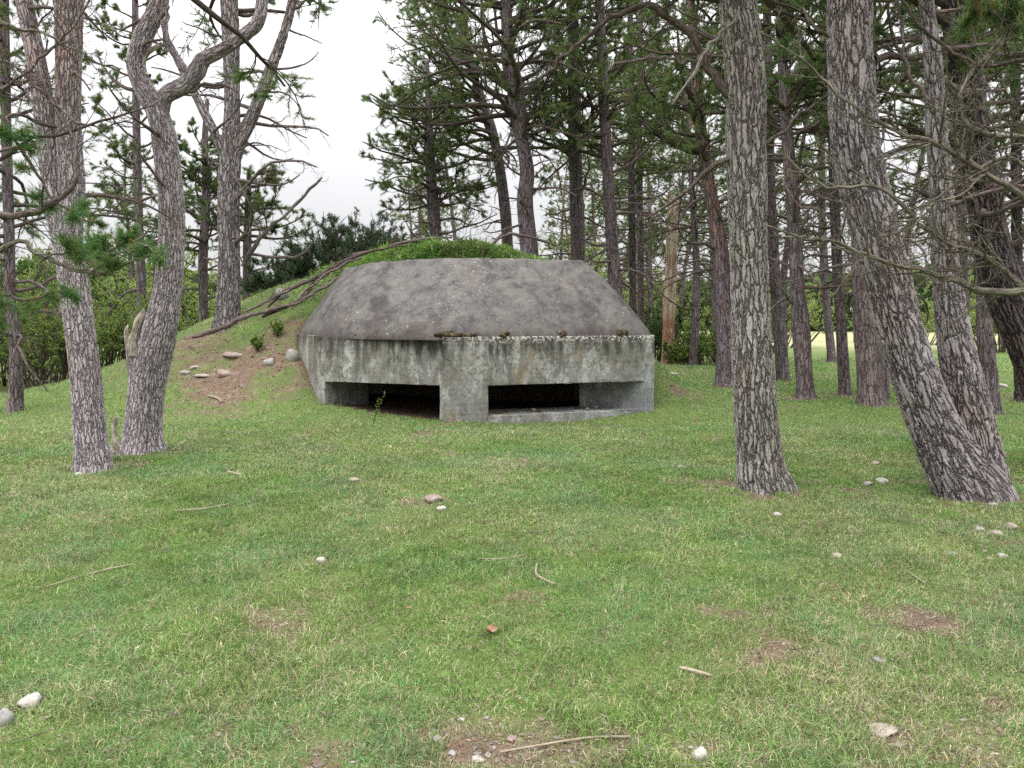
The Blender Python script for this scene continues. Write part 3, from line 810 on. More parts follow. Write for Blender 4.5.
def pine(name_label, stems, D=None, D_top=None, seed=1, mat='bark_far', height=11.0, live=(5, 11, 14), dead=(2, 5, 10), blen=(1.6, 2.6), dlen=(0.8, 1.8),
         orange=None, nseg=18, step=0.08, group=None, spec=None, dspec=None, nq=28, nlen=0.10, nw=0.0068, lump=0.08, flare=0.25,
         needles='needles', name='pine_tree', bough_traces=(), twig='twig', dtwig='twig_grey', live_dirs=None):
    """stems: [[(px, py, width px), ...] base first]; boughs grow on the stems.  live/dead = (z from, z to, how many)"""
    rng = np.random.RandomState(seed)
    b0 = stems[0][0]
    if D is None:
        base = hit(b0[0], b0[1]); D = base[1]
    else:
        base = at(b0[0], b0[1], D); base[2] = min(base[2], float(ground_z(base[0], base[1])))
    root = empty(name, (base[0], base[1], float(ground_z(base[0], base[1]))), name_label, 'pine tree', group)
    acc = Acc(); lines = []
    for si, st in enumerate(stems):
        P = []; R = []
        for j, q in enumerate(st):
            dd = D + (q[3] if len(q) > 3 else 0)
            P.append(at(q[0], q[1], dd)); R.append(wpx(q[2], dd) / 2)
        if si == 0:
            g = float(ground_z(P[0][0], P[0][1]))
            if P[0][2] > g + 0.05:      # trunk foot hidden from view: carry it down to the ground
                P.insert(0, np.array([P[0][0] + 0.02 * (P[0][2] - g), P[0][1], g])); R.insert(0, R[0] * 1.2)
            P.insert(0, P[0] - np.array([0, 0, 0.25])); R.insert(0, R[0] * 1.05)
        last = P[-1]; hh = height if si == 0 else height * (0.9 - 0.07 * si)
        if st[-1][1] <= 2 and last[2] < hh:
            d = norm(P[-1] - P[-2]); d = norm(d * [0.5, 0.5, 1])
            r = R[-1]; n = 5; rem = hh - last[2]
            for j in range(1, n + 1):
                d = norm(d + rng.normal(0, 0.10, 3) + [0, 0, 0.12])
                P.append(P[-1] + d * rem / n); R.append(max(0.012, r * (1 - 0.9 * j / n)))
        C, rr = stem_geo(acc, P, R, seed + si * 7, nseg, step, orange, lump, flare if si == 0 else 0)
        lines.append((C, rr))
    acc.build('trunk', M[mat], root)
    # crown
    wood = Acc(); tips = []; tds = []
    def launch(z0, z1, cnt, ln, is_live):
        if cnt == 0: return
        P0 = []; D0 = []; R0 = []; LL = []
        for i in range(cnt):
            C, rr = lines[rng.randint(len(lines))]
            z = z0 + (z1 - z0) * (i + rng.rand()) / cnt
            k = int(np.argmin(np.abs(C[:, 2] - z)))
            if abs(C[k, 2] - z) > 0.6: continue
            az = rng.uniform(0, 2 * pi)
            if live_dirs is not None and rng.rand() < 0.75: az = rng.uniform(*live_dirs)
            el = rng.uniform(-0.15, 0.55) if is_live else rng.uniform(-0.25, 0.4)
            d = np.array([math.cos(az) * math.cos(el), math.sin(az) * math.cos(el), math.sin(el)])
            l = rng.uniform(*ln) * (1.0 if not is_live else (1.15 - 0.55 * max(0, (z - z0) / max(0.1, z1 - z0))))
            P0.append(C[k]); D0.append(d); LL.append(l); R0.append(min(rr[k] * 0.45, 0.012 + 0.017 * l))
        if not P0: return
        P0, D0, LL, R0 = map(np.array, (P0, D0, LL, R0))
        m = 9
        P = grow(rng, P0, D0, LL, m, 0.26, (0, 0, 1), 0.06 if is_live else -0.01)
        R = R0[:, None] * np.linspace(1, 0.3, m)[None]
        sp = spec if is_live else dspec
        if sp is None: sp = [(6, 0.5, 6, 0.34, 0.05, 4), (6, 0.42, 4, 0.36, 0.08, 3)] if is_live else [(6, 0.5, 6, 0.42, 0.0, 4), (5, 0.5, 5, 0.45, 0.0, 3)]
        if not is_live and len(P0) <= 9:
            for q in range(len(P0)):
                one = Acc(); boughs(rng, one, P[q:q + 1], R[q:q + 1], LL[q:q + 1], np.array([False]), sp)
                one.build('dead_branch', M[dtwig], root)
            return
        tp, td = boughs(rng, wood if is_live else deadw, P, R, LL, np.full(len(P0), is_live), sp)
        if is_live: tips.append(tp); tds.append(td)
    deadw = Acc()
    launch(*live, blen, True)
    launch(*dead, dlen, False)
    # traced boughs: (points, live, spec, material key)
    for bi, (tr, is_live, sp, mt) in enumerate(bough_traces):
        P = []; R = []
        for q in tr:
            dd = D + (q[3] if len(q) > 3 else 0)
            P.append(at(q[0], q[1], dd)); R.append(wpx(q[2], dd) / 2)
        if sp and max(R) < .09:
            Cc = catmull(np.column_stack([np.array(P), R]), len(P) * 3)
            P = np.array(Cc[:, :3]); P[1:-1] += rng.normal(0, .012 * D / 7, (len(P) - 2, 3)); R = Cc[:, 3] * .8 * rng.uniform(.85, 1.15, len(P))
        a2 = Acc()
        C, rr = stem_geo(a2, P, R, seed + 50 + bi, 12 if max(R) < 0.05 else 24, 0.05 if max(R) < 0.05 else 0.035, orange, 0.45 if mt == 'dead_wood' else 0.12, 0)
        if sp:
            sel = np.linspace(0, len(C) - 1, 14).astype(int)
            Pp = C[sel][None]; Rr = rr[sel][None]
            Ln = np.array([np.linalg.norm(np.diff(C, axis=0), axis=1).sum()])
            tp, td = boughs(rng, a2, Pp, Rr, Ln, np.array([is_live]), sp, base_drawn=True)
            if is_live: tips.append(tp); tds.append(td)
        a2.build('bough', M[mt], root)
    wood.build('branchwork', M[twig], root)
    deadw.build('dead_branchwork', M[dtwig], root)
    if tips:
        tp = np.concatenate(tips); td = np.concatenate(tds)
        if len(tp):
            V, T, tone = needle_mesh(rng, tp, td, nq, nlen, nw)
            mk('crown', V, None, T, M[needles], root, {'tone': tone}, smooth=False)
    return root

HERO = dict(nseg=110, step=0.014, lump=0.10)
DS = [(12, 0.30, 7, 0.35, 0.02, 4), (5, 0.55, 5, 0.4, 0.02, 3)]     # dead side twigs on traced boughs

# the pair on the left
pine('grey twin-stemmed pine at far left of the clearing, orange bark up high', [
    [(93, 470, 33), (90, 430, 29), (86, 380, 28), (80, 330, 27), (73, 280, 27), (69, 240, 23), (72, 190, 23), (68, 120, 22), (69, 50, 23), (70, 0, 24)],
    [(76, 300, 18), (66, 255, 20), (55, 200, 19), (46, 130, 18), (40, 80, 17), (30, 30, 15), (24, 0, 14)]],
    seed=11, mat='bark_pale', height=8.5, live=(5.2, 8.4, 12), dead=(2.8, 5.0, 9), dlen=(0.5, 1.2), orange=(3.2, 4.4), **HERO)

pine('twisted grey pine with a broken white stub at its foot and a bough bent right', [
    [(143, 452, 37), (144, 420, 34), (148, 380, 34), (157, 340, 33), (166, 300, 27), (171, 255, 24), (171, 200, 23), (166, 150, 23), (158, 115, 20), (142, 85, 18), (136, 62, 17), (143, 38, 17), (154, 15, 16), (160, 0, 16)]],
    seed=12, mat='bark_pale', height=8.5, live=(5.6, 8.4, 10), dead=(3.0, 5.2, 5), dlen=(0.5, 1.2), orange=(4.6, 6.4), flare=0.4, **HERO,
    bough_traces=[([(160, 122, 12), (166, 96, 15), (185, 85, 16), (196, 72, 17), (203, 60, 15), (222, 50, 12), (240, 38, 12), (256, 25, 12), (262, 8, 11), (265, -20, 10), (268, -60, 8)], False, [(5, 0.18, 6, 0.35, 0.05, 4), (4, 0.5, 4, 0.4, 0, 3)], 'bark_pale'),
                  ([(192, 78, 9), (180, 60, 8), (170, 45, 8), (166, 20, 7), (160, -10, 6)], False, DS[:1], 'bark_pale'),
                  ([(150, 76, 5), (143, 72, 6), (146, 55, 5), (162, 44, 4)], False, None, 'dead_wood'),
                  ([(165, 100, 5), (190, 92, 4), (216, 82, 4), (238, 92, 3)], False, [(5, 0.3, 5, 0.35, 0.05, 3)], 'twig_grey'),
                  ([(146, 425, 20), (141, 390, 21), (136, 362, 18), (134, 346, 15), (133, 338, 10)], False, None, 'bark_pale'),
                  ([(129, 352, 6, -.02), (127, 340, 6, -.02), (126, 331, 4, -.02), (128, 325, 1.5, -.02)], False, None, 'dead_wood'),
                  ([(134, 356, 13, -.03), (133, 342, 12, -.03), (136, 331, 8, -.03), (139, 321, 9, -.03), (143, 313, 5, -.03), (144, 308, 1, -.03)], False, None, 'dead_wood')])

pine('straight grey pine on the mound left of the bunker, forking in two above', [
    [(228, 322, 25), (229, 290, 21), (229, 240, 20), (229, 190, 20), (231, 150, 19), (232, 100, 14), (231, 50, 16), (229, 0, 16)],
    [(232, 165, 12), (240, 142, 12), (255, 110, 11), (266, 80, 10), (278, 50, 9), (288, 20, 8), (293, -2, 8)],
    [(228, 160, 11), (219, 142, 9), (207, 118, 8), (196, 96, 7), (182, 70, 6), (168, 40, 5)]],
    seed=13, mat='bark', height=11, live=(7.8, 11, 22), dead=(2.6, 7.6, 26), dlen=(0.9, 2.4), orange=(6.5, 9), nseg=48, step=0.03, flare=0.15)

pine('slim dark pine between the undergrowth at the left edge', [
    [(15, 411, 15), (16, 385, 13), (15, 340, 11), (10, 300, 10), (9, 240, 10), (6, 120, 9), (4, 0, 9)]], seed=14, height=9, mat='bark_far', live=(2.6, 9, 46), dead=(1, 3, 12), blen=(1.2, 2.2), nq=18)

pine('thin pine half hidden behind the twisted pine on the left', [
    [(142, 345, 9), (141, 280, 9), (138, 200, 8), (136, 100, 7), (135, 0, 6)]], D=21, seed=15, height=10, mat='bark_far', live=(3.6, 10, 30), dead=(2, 6, 6), blen=(0.9, 1.8))

pine('dark bushy pine seen low between the twisted pine and the straight mound pine', [
    [(204, 330, 9), (203, 260, 9), (206, 200, 8), (205, 140, 6), (207, 100, 4)]], D=23, seed=43, height=7.0, mat='bark_far', live=(3.6, 6.6, 34), dead=(2, 4, 8), blen=(1.0, 2.0))
pine('dark layered pine low on the right of the straight mound pine', [
    [(246, 330, 8), (247, 260, 8), (248, 210, 7), (249, 170, 4)]], D=24, seed=44, height=6.0, mat='bark_far', live=(3.8, 5.8, 24), dead=(2, 4, 6), blen=(1.0, 2.1))
# behind the bunker
pine('small dark-crowned pine behind the left end of the bunker roof', [
    [(437, 250, 12), (434, 215, 12), (431, 180, 11), (429, 140, 9), (428, 95, 6), (427, 60, 4)]], D=22, seed=16, height=7.5, mat='bark_far', live=(4.6, 7.6, 44), dead=(3.2, 5.2, 14), blen=(1.2, 2.5), dlen=(1.0, 2.0))
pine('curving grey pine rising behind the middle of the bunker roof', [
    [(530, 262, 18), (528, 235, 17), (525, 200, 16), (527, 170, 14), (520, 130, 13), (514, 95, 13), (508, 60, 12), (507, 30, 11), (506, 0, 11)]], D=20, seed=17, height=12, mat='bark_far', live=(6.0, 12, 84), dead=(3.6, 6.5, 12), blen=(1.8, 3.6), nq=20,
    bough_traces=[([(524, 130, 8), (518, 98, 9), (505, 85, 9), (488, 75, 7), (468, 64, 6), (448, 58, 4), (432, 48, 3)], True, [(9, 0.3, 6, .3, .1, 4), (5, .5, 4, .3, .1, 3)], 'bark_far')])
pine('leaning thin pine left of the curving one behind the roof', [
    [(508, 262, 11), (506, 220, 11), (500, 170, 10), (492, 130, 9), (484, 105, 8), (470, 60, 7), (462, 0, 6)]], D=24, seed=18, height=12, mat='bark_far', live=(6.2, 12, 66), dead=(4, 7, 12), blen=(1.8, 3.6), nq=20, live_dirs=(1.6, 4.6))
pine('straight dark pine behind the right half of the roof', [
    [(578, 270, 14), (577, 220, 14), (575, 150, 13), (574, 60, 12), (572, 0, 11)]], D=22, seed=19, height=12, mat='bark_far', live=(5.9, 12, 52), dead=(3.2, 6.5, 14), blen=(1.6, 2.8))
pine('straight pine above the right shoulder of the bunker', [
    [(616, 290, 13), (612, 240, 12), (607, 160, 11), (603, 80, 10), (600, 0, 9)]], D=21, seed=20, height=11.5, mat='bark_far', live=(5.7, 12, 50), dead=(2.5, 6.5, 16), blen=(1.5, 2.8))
pine('thin dark pine just right of the bunker shoulder', [
    [(633, 320, 7), (632, 230, 7), (631, 120, 6), (630, 0, 5)]], D=26, seed=21, height=12, mat='bark_dark', live=(5.5, 12, 34), dead=(2.5, 6, 12), blen=(1.3, 2.4))
pine('thin pine left of the bare splintered trunk', [
    [(641, 330, 7), (640, 230, 7), (639, 120, 6), (641, 0, 5)]], D=28, seed=22, height=12.5, mat='bark_far', live=(6, 12, 34), dead=(2.5, 6, 12), blen=(1.3, 2.4))

# bare snag
p = hit(667, 364)
snag = empty('dead_trunk', p, 'bare splintered dead trunk, pale above and rotten red below, right of the bunker', 'dead tree')
acc = Acc()
Ds = p[1]
stem_geo(acc, [at(667, 372, Ds), at(668, 350, Ds), at(669, 310, Ds), at(671, 270, Ds), at(672, 230, Ds), at(673, 205, Ds), at(672, 196, Ds)],
         [wpx(w, Ds) / 2 for w in (12, 12, 12, 12, 11, 10, 4)], 23, 24, 0.05, None, 0.12, 0.2)
acc.build('trunk', M['snag'], snag)
acc = Acc()
stem_geo(acc, [at(669, 208, Ds), at(668, 200, Ds), at(669, 190, Ds)], [0.05, 0.035, 0.005], 24, 8, 0.05, None, 0.3)
acc.build('splinter', M['snag'], snag)

# right-hand wood
pine('reddish leaning pine close behind the big central trunk', [
    [(728, 386, 24), (727, 340, 22), (724, 290, 18), (719, 240, 15), (712, 200, 13), (705, 160, 12), (698, 110, 11), (695, 50, 10), (690, 0, 9)]], seed=25, height=10, mat='bark_far', live=(5, 10, 40), dead=(2, 5.5, 22), orange=(2.4, 3.6), blen=(1.3, 2.4), dlen=(0.8, 1.9), nseg=28, step=.05)

T11 = pine('thick upright grey pine standing alone in the grass right of the bunker', [
    [(765, 489, 50), (761, 470, 46), (756, 420, 41), (753, 360, 38), (750, 290, 36), (748, 220, 36), (746, 150, 37), (745, 80, 37), (741, 30, 35), (738, 0, 33)]],
    seed=26, mat='bark_moss', height=9.5, live=(4.3, 9.5, 34), blen=(1.4, 2.8), live_dirs=(1.2, 4.4), nlen=.09, nw=.006, nq=26, dead=(3.0, 4.8, 7), dlen=(0.6, 1.3), flare=0.2, **HERO,
    bough_traces=[([(744, 106, 13), (728, 92, 12), (712, 74, 10), (703, 58, 10), (696, 42, 9), (688, 30, 10), (672, 20, 8), (660, 12, 8), (652, 6, 8), (636, 8, 7), (614, 16, 6), (592, 34, 5), (567, 53, 4), (545, 74, 4), (520, 88, 3)], False, [(18, 0.18, 7, 0.4, 0.0, 4), (6, 0.55, 5, 0.45, 0.0, 3)], 'twig'),
                  ([(700, 55, 6), (690, 62, 5), (672, 58, 4), (645, 60, 4), (615, 64, 3)], False, [(6, 0.3, 5, 0.3, 0.02, 3)], 'twig_grey'),
                  ([(750, 140, 6), (768, 142, 5), (785, 128, 4), (800, 112, 4), (815, 104, 3)], False, [(5, 0.3, 5, 0.3, 0.02, 3)], 'twig_grey'),
                  ([(744, 10, 6, 0), (725, 30, 5, -.4), (705, 52, 5, -.8), (690, 80, 4, -1.0), (672, 105, 3, -1.2)], False, [(6, 0.3, 5, 0.3, 0.02, 3)], 'twig_dead')])

pine('slim pine right behind the thick upright trunk', [
    [(783, 381, 13), (779, 330, 12), (774, 260, 11), (770, 180, 10), (768, 80, 9), (767, 0, 8)]], seed=27, height=11, mat='bark_far', live=(5.2, 11, 40), dead=(2, 5.5, 14), blen=(1.3, 2.4))
pine('dark straight pine with a knotty foot, second right of the thick upright trunk', [
    [(806, 399, 18), (804, 370, 16), (801, 330, 17), (797, 280, 14), (794, 220, 13), (789, 160, 12), (784, 90, 10), (780, 0, 9)]], seed=28, height=11, mat='bark_far', live=(5.0, 11, 40), dead=(1.8, 5.5, 18), blen=(1.3, 2.6), nseg=26, step=.05)
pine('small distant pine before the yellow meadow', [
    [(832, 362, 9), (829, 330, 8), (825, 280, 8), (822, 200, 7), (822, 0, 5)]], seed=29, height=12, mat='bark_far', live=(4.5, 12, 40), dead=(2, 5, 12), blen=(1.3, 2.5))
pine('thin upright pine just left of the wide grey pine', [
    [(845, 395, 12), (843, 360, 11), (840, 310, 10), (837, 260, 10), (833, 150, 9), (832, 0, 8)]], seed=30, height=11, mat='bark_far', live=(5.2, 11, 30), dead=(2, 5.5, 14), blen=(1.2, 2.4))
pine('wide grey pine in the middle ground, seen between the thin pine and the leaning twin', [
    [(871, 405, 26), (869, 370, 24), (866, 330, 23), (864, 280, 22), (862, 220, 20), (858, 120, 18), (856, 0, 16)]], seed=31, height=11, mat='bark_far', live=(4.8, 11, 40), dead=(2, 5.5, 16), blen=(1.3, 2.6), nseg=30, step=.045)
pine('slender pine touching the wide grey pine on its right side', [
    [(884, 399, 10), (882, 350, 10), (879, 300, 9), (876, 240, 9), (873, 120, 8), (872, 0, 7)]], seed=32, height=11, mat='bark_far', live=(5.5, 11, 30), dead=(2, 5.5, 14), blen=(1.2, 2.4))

T14 = pine('huge leaning twin-stemmed pine at the right with deeply furrowed bark', [
    [(972, 496, 66), (955, 465, 58), (935, 425, 47), (915, 375, 44), (900, 330, 43), (888, 280, 42), (874, 230, 42), (862, 180, 43), (854, 130, 42), (850, 60, 41), (850, 0, 41)],
    [(984, 500, 46, .05), (980, 465, 44, .05), (970, 420, 40, .05), (960, 370, 34, .05), (950, 310, 27, .05), (944, 250, 23, .05), (941, 190, 19, .05), (937, 130, 18, .05), (933, 60, 14, .05), (926, 0, 11, .05)]],
    seed=33, mat='bark', height=9, live=(5.2, 9, 20), dead=(2.6, 5.2, 7), dlen=(0.6, 1.5), flare=0.12, **HERO,
    bough_traces=[([(938, 112, 6), (925, 95, 5), (910, 80, 5), (903, 55, 4), (900, 20, 4), (896, -10, 3)], False, [(6, 0.3, 6, 0.35, 0.02, 4), (4, .5, 4, .4, 0, 3)], 'twig_grey'),
                  ([(850, 35, 5), (836, 34, 5), (818, 33, 4), (808, 20, 4), (803, 8, 3)], False, [(6, 0.3, 5, 0.35, 0.02, 3)], 'twig_dead'),
                  ([(872, 60, 10, .2), (890, 56, 9, .4), (915, 58, 8, .6), (950, 50, 7, .9), (990, 46, 6, 1.2)], True, [(8, 0.3, 6, 0.35, 0.02, 4), (4, .5, 4, .4, 0, 3)], 'twig')])

pine('dark heavy pine leaning to the right, cut by the frame edge', [
    [(1068, 470, 50), (1050, 400, 44), (1032, 350, 40), (1008, 300, 36), (993, 250, 33), (984, 200, 30), (976, 150, 28), (968, 90, 26), (960, 40, 24), (955, 0, 22)]],
    seed=34, mat='bark_dark', height=9, live=(4.3, 9, 40), dead=(2.2, 4.5, 18), dlen=(0.8, 1.8), blen=(1.5, 2.8), **HERO,
    bough_traces=[([(988, 205, 12), (970, 195, 10), (945, 200, 8), (920, 190, 6)], False, [(6, 0.3, 6, 0.35, 0.02, 4)], 'twig')])
pine('curved dark pine behind the leaning twin at right', [
    [(992, 414, 16), (990, 380, 15), (985, 340, 15), (984, 300, 14), (984, 240, 13), (980, 120, 12), (978, 0, 11)]], seed=35, height=10, mat='bark_far', live=(4.0, 10, 46), dead=(2, 4.5, 16), blen=(1.3, 2.6), nseg=26, step=.05)
pine('slim pine seen behind the leaning twin, left of the curved dark one', [
    [(966, 385, 12), (964, 340, 11), (962, 280, 11), (961, 180, 10), (960, 0, 8)]], seed=36, height=11, mat='bark_far', live=(4.2, 11, 42), dead=(2, 4.5, 14), blen=(1.3, 2.5))
pine('slim dark pine at the right frame edge', [
    [(1021, 402, 11), (1020, 350, 11), (1018, 280, 10), (1016, 150, 9), (1014, 0, 8)]], seed=37, height=10.5, mat='bark_dark', live=(3.8, 10, 44), dead=(2, 4.5, 14), blen=(1.3, 2.5))

# trees standing just outside the frame, whose boughs reach in
pine('pine just outside the left edge whose curved bare boughs and green tufts hang into view', [
    [(-75, 560, 44), (-70, 450, 38), (-72, 300, 34), (-66, 150, 32), (-60, 0, 30)]], seed=41, mat='bark', height=8, live=(4.4, 8, 12), dead=(3, 4.2, 3), dlen=(0.5, 1.0), **HERO,
    dtwig='twig',
    bough_traces=[([(-66, 235, 14), (-30, 222, 10), (0, 216, 9), (25, 213, 8), (52, 203, 8), (72, 188, 6), (76, 165, 5), (75, 140, 4), (62, 112, 4), (48, 90, 3), (34, 62, 2)], False, [(18, 0.25, 7, 0.22, 0.02, 4), (6, .5, 5, .3, 0, 3)], 'twig_grey'),
                  ([(-68, 275, 12), (-30, 258, 8), (0, 248, 7), (24, 241, 6), (34, 250, 6), (50, 260, 6), (68, 268, 5), (90, 272, 5), (110, 270, 4), (130, 262, 3)], False, [(8, 0.2, 7, 0.3, 0.05, 4), (4, .5, 5, .4, 0, 3)], 'twig_dead'),
                  ([(40, 262, 3), (65, 252, 3), (95, 252, 3), (118, 246, 3), (136, 240, 3), (150, 228, 2)], True, [(9, 0.2, 5, 0.25, 0.1, 4), (5, .5, 4, .3, .1, 3)], 'twig_dead'),
                  ([(90, 272, 3, 0), (118, 255, 3, -.1), (140, 245, 2.5, -.1), (158, 252, 2, -.2)], True, [(7, 0.3, 5, 0.25, 0.1, 4), (5, .5, 4, .3, .1, 3)], 'twig_dead'),
                  ([(-64, 110, 10), (-30, 98, 6), (0, 88, 5), (20, 76, 4), (41, 56, 4), (62, 38, 3), (84, 12, 2), (95, -10, 2)], False, [(16, 0.28, 7, 0.22, 0.02, 4), (6, .5, 5, .3, 0, 3)], 'twig_grey'),
                  ([(-70, 320, 10), (-40, 308, 5), (0, 295, 4), (30, 300, 3), (55, 292, 3), (80, 300, 2)], True, [(7, 0.25, 6, 0.3, 0.02, 4), (4, .5, 5, .4, 0, 3)], 'twig'),
                  ([(-64, 60, 9), (-30, 66, 6), (0, 60, 5), (25, 74, 4), (50, 100, 4), (75, 120, 3), (100, 128, 2)], False, [(12, 0.25, 7, 0.35, 0.02, 4), (5, .5, 5, .4, 0, 3)], 'twig_grey'),
                  ([(-64, 150, 9), (-30, 140, 6), (0, 128, 5), (15, 140, 4), (35, 170, 4), (55, 200, 3), (85, 215, 2)], True, [(10, 0.22, 7, 0.35, 0.02, 4), (5, .5, 5, .4, 0, 3)], 'twig'),
                  ([(-64, 20, 9), (-30, 10, 6), (0, 20, 5), (20, 30, 4), (50, 34, 3), (90, 60, 2), (120, 70, 2)], False, [(12, 0.22, 7, 0.35, 0.02, 4), (5, .5, 5, .4, 0, 3)], 'twig_dead'),
                  ([(-66, 190, 10), (-30, 170, 6), (0, 160, 5), (30, 140, 4), (70, 130, 4), (110, 118, 3), (160, 100, 2)], False, [(12, 0.2, 7, 0.3, 0.02, 4), (4, .5, 5, .4, 0, 3)], 'twig')],
    nq=26, nlen=0.085, nw=0.0035, needles='needles_bright')

pine('pine just outside the right edge whose long bare boughs cross the view', [
    [(1135, 640, 60), (1125, 500, 50), (1118, 350, 46), (1115, 200, 44), (1112, 0, 42)]], seed=42, mat='bark_dark', height=8, live=(4.2, 8, 16), dead=(2.6, 3.6, 4), dlen=(0.8, 1.8), **HERO,
    dtwig='twig_dead', nq=22, nlen=0.09, nw=0.004,
    bough_traces=[([(1116, 305, 22), (1070, 296, 14), (1024, 291, 11), (985, 291, 9), (960, 281, 8), (940, 274, 7), (905, 267, 6), (870, 257, 5), (835, 244, 4), (800, 238, 3), (765, 225, 2)], False, [(26, 0.24, 8, 0.2, 0.02, 4), (7, .5, 6, .26, 0, 3), (2, .5, 4, .3, 0, 3)], 'twig_dead'),
                  ([(1116, 250, 14), (1060, 222, 10), (1024, 196, 8), (995, 178, 7), (965, 158, 7), (932, 142, 6), (900, 133, 5), (872, 118, 5), (845, 100, 4), (815, 72, 3), (785, 50, 2), (760, 32, 2)], False, [(26, 0.24, 8, 0.2, 0.02, 4), (7, .5, 6, .26, 0, 3), (2, .5, 4, .3, 0, 3)], 'twig_dead'),
                  ([(1116, 140, 12), (1070, 138, 8), (1024, 137, 6), (990, 136, 6), (975, 130, 6), (962, 116, 5), (962, 92, 5), (975, 68, 5), (990, 50, 4), (1010, 26, 3), (1025, 0, 3)], False, [(22, 0.28, 8, 0.2, 0.02, 4), (7, .5, 6, .26, 0, 3), (2, .5, 4, .3, 0, 3)], 'twig_dead'),
                  ([(1110, 330, 10), (1050, 300, 7), (990, 262, 6), (950, 245, 5), (920, 222, 5), (895, 198, 5), (870, 187, 4), (835, 190, 4), (810, 178, 4), (786, 156, 3)], False, [(26, 0.24, 8, 0.2, 0.02, 4), (7, .5, 6, .26, 0, 3), (2, .5, 4, .3, 0, 3)], 'twig_dead'),
                  ([(1114, 60, 10), (1060, 70, 7), (1020, 60, 6), (985, 66, 5), (950, 50, 4), (915, 20, 3), (890, -10, 3)], False, [(12, 0.25, 8, 0.3, 0.03, 4), (5, .5, 6, .4, 0, 3)], 'twig'),
                  ([(1116, 400, 8), (1070, 260, 6), (1024, 165, 5), (1000, 160, 4), (960, 180, 4), (930, 205, 3), (905, 230, 3), (880, 236, 2)], False, [(20, 0.28, 8, 0.22, 0.02, 4), (6, .5, 6, .26, 0, 3)], 'twig_dead'),
                  ([(1114, 20, 10), (1060, 10, 7), (1010, 20, 6), (980, 8, 5), (940, 12, 4)], True, [(10, 0.25, 8, 0.3, 0.03, 4), (5, .5, 6, .4, 0, 3)], 'twig')])

# background wood: six prototypes, copied
rngb = np.random.RandomState(77)
def bg_proto(seed):
    rng = np.random.RandomState(seed)
    x = 0.0; y = 0.0
    root = empty('pine_tree', (0, 0, 0), 'slender background pine deep in the wood', 'pine tree', 'background pines deep in the wood')
    acc = Acc(); H = rng.uniform(11, 13.5)
    P = [np.array([0, 0, -0.4])]; d = np.array([rng.normal(0, .04), rng.normal(0, .04), 1])
    for j in range(7):
        d = norm(d + rng.normal(0, 0.035, 3)); P.append(P[-1] + d * (H + .4) / 7)
    R = np.linspace(0.16, 0.03, 8)
    C, rr = stem_geo(acc, P, R, seed, 12, 0.2, (5, 8), 0.08, 0.2)
    acc.build('trunk', M['bark_far'], root)
    wood = Acc(); dead = Acc()
    for (z0, z1, cnt, ln, lv, A) in ((4.2, H - .2, 40, (1.3, 2.7), True, wood), (1.6, 5.5, 20, (0.8, 2.0), False, dead)):
        zz = np.linspace(z0, z1, cnt) + rng.uniform(-.1, .1, cnt)
        k = np.array([np.argmin(np.abs(C[:, 2] - z)) for z in zz])
        az = rng.uniform(0, 2 * pi, cnt); el = rng.uniform(-.15, .5, cnt)
        D0 = np.stack([np.cos(az) * np.cos(el), np.sin(az) * np.cos(el), np.sin(el)], 1)
        LL = rng.uniform(*ln, cnt) * (1.15 - (0.55 if lv else 0) * np.linspace(0, 1, cnt))
        m = 8
        PB = grow(rng, C[k], D0, LL, m, 0.25, (0, 0, 1), 0.05)
        RB = (0.008 + 0.012 * LL)[:, None] * np.linspace(1, .3, m)[None]
        tp, td = boughs(rng, A, PB, RB, LL, np.full(cnt, lv), [(5, .5, 5, .3, .1, 3), (5, .5, 3, .3, .1, 3)] if lv else [(4, .5, 5, .35, 0, 3)], k0=4)
        if lv:
            V, T, tone = needle_mesh(rng, tp, td, 15, 0.13, 0.0125)
            mk('crown', V, None, T, M['needles'], root, {'tone': tone}, smooth=False)
    wood.build('branchwork', M['twig'], root); dead.build('dead_branchwork', M['twig'], root)
    return root
protos = [bg_proto(101 + i) for i in range(5)]
spots = []
tries = 0
while len(spots) < 27 and tries < 4000:
    tries += 1
    y = rngb.uniform(21, 62); px = rngb.uniform(380, 1120); x = (px - 512) / F * y
    if y < 27 and px < 620: continue
    if 820 < px < 900 and y < 60 and rngb.rand() < 0.75: continue
    if 500 > px and y < 34: continue
    if any((x - a) ** 2 + (y - b) ** 2 < 2.0 for a, b in spots): continue
    spots.append((x, y))
left_spots = [(-17, 26), (-21, 30), (-15.5, 33), (-24, 24), (-19, 21), (-26, 33)]
for i, (x, y) in enumerate(spots + left_spots):
    pr = protos[i % 5]
    if i < 5: r = pr
    else:
        r = pr.copy(); COL.objects.link(r)
        for c in list(pr.children):
            c2 = c.copy(); COL.objects.link(c2); c2.parent = r
    if x < -12:
        r['label'] = 'slender background pine rising behind the bushes left of the clearing'; r['group'] = 'background pines left of the clearing'
    r.location = (x, y, float(ground_z(x, y)))
    r.rotation_euler = (rngb.normal(0, .02), rngb.normal(0, .03), rngb.uniform(0, 2 * pi))
    sc_ = rngb.uniform(0.8, 1.12) * (0.75 if x < -12 else 1); r.scale = (sc_, sc_, sc_)

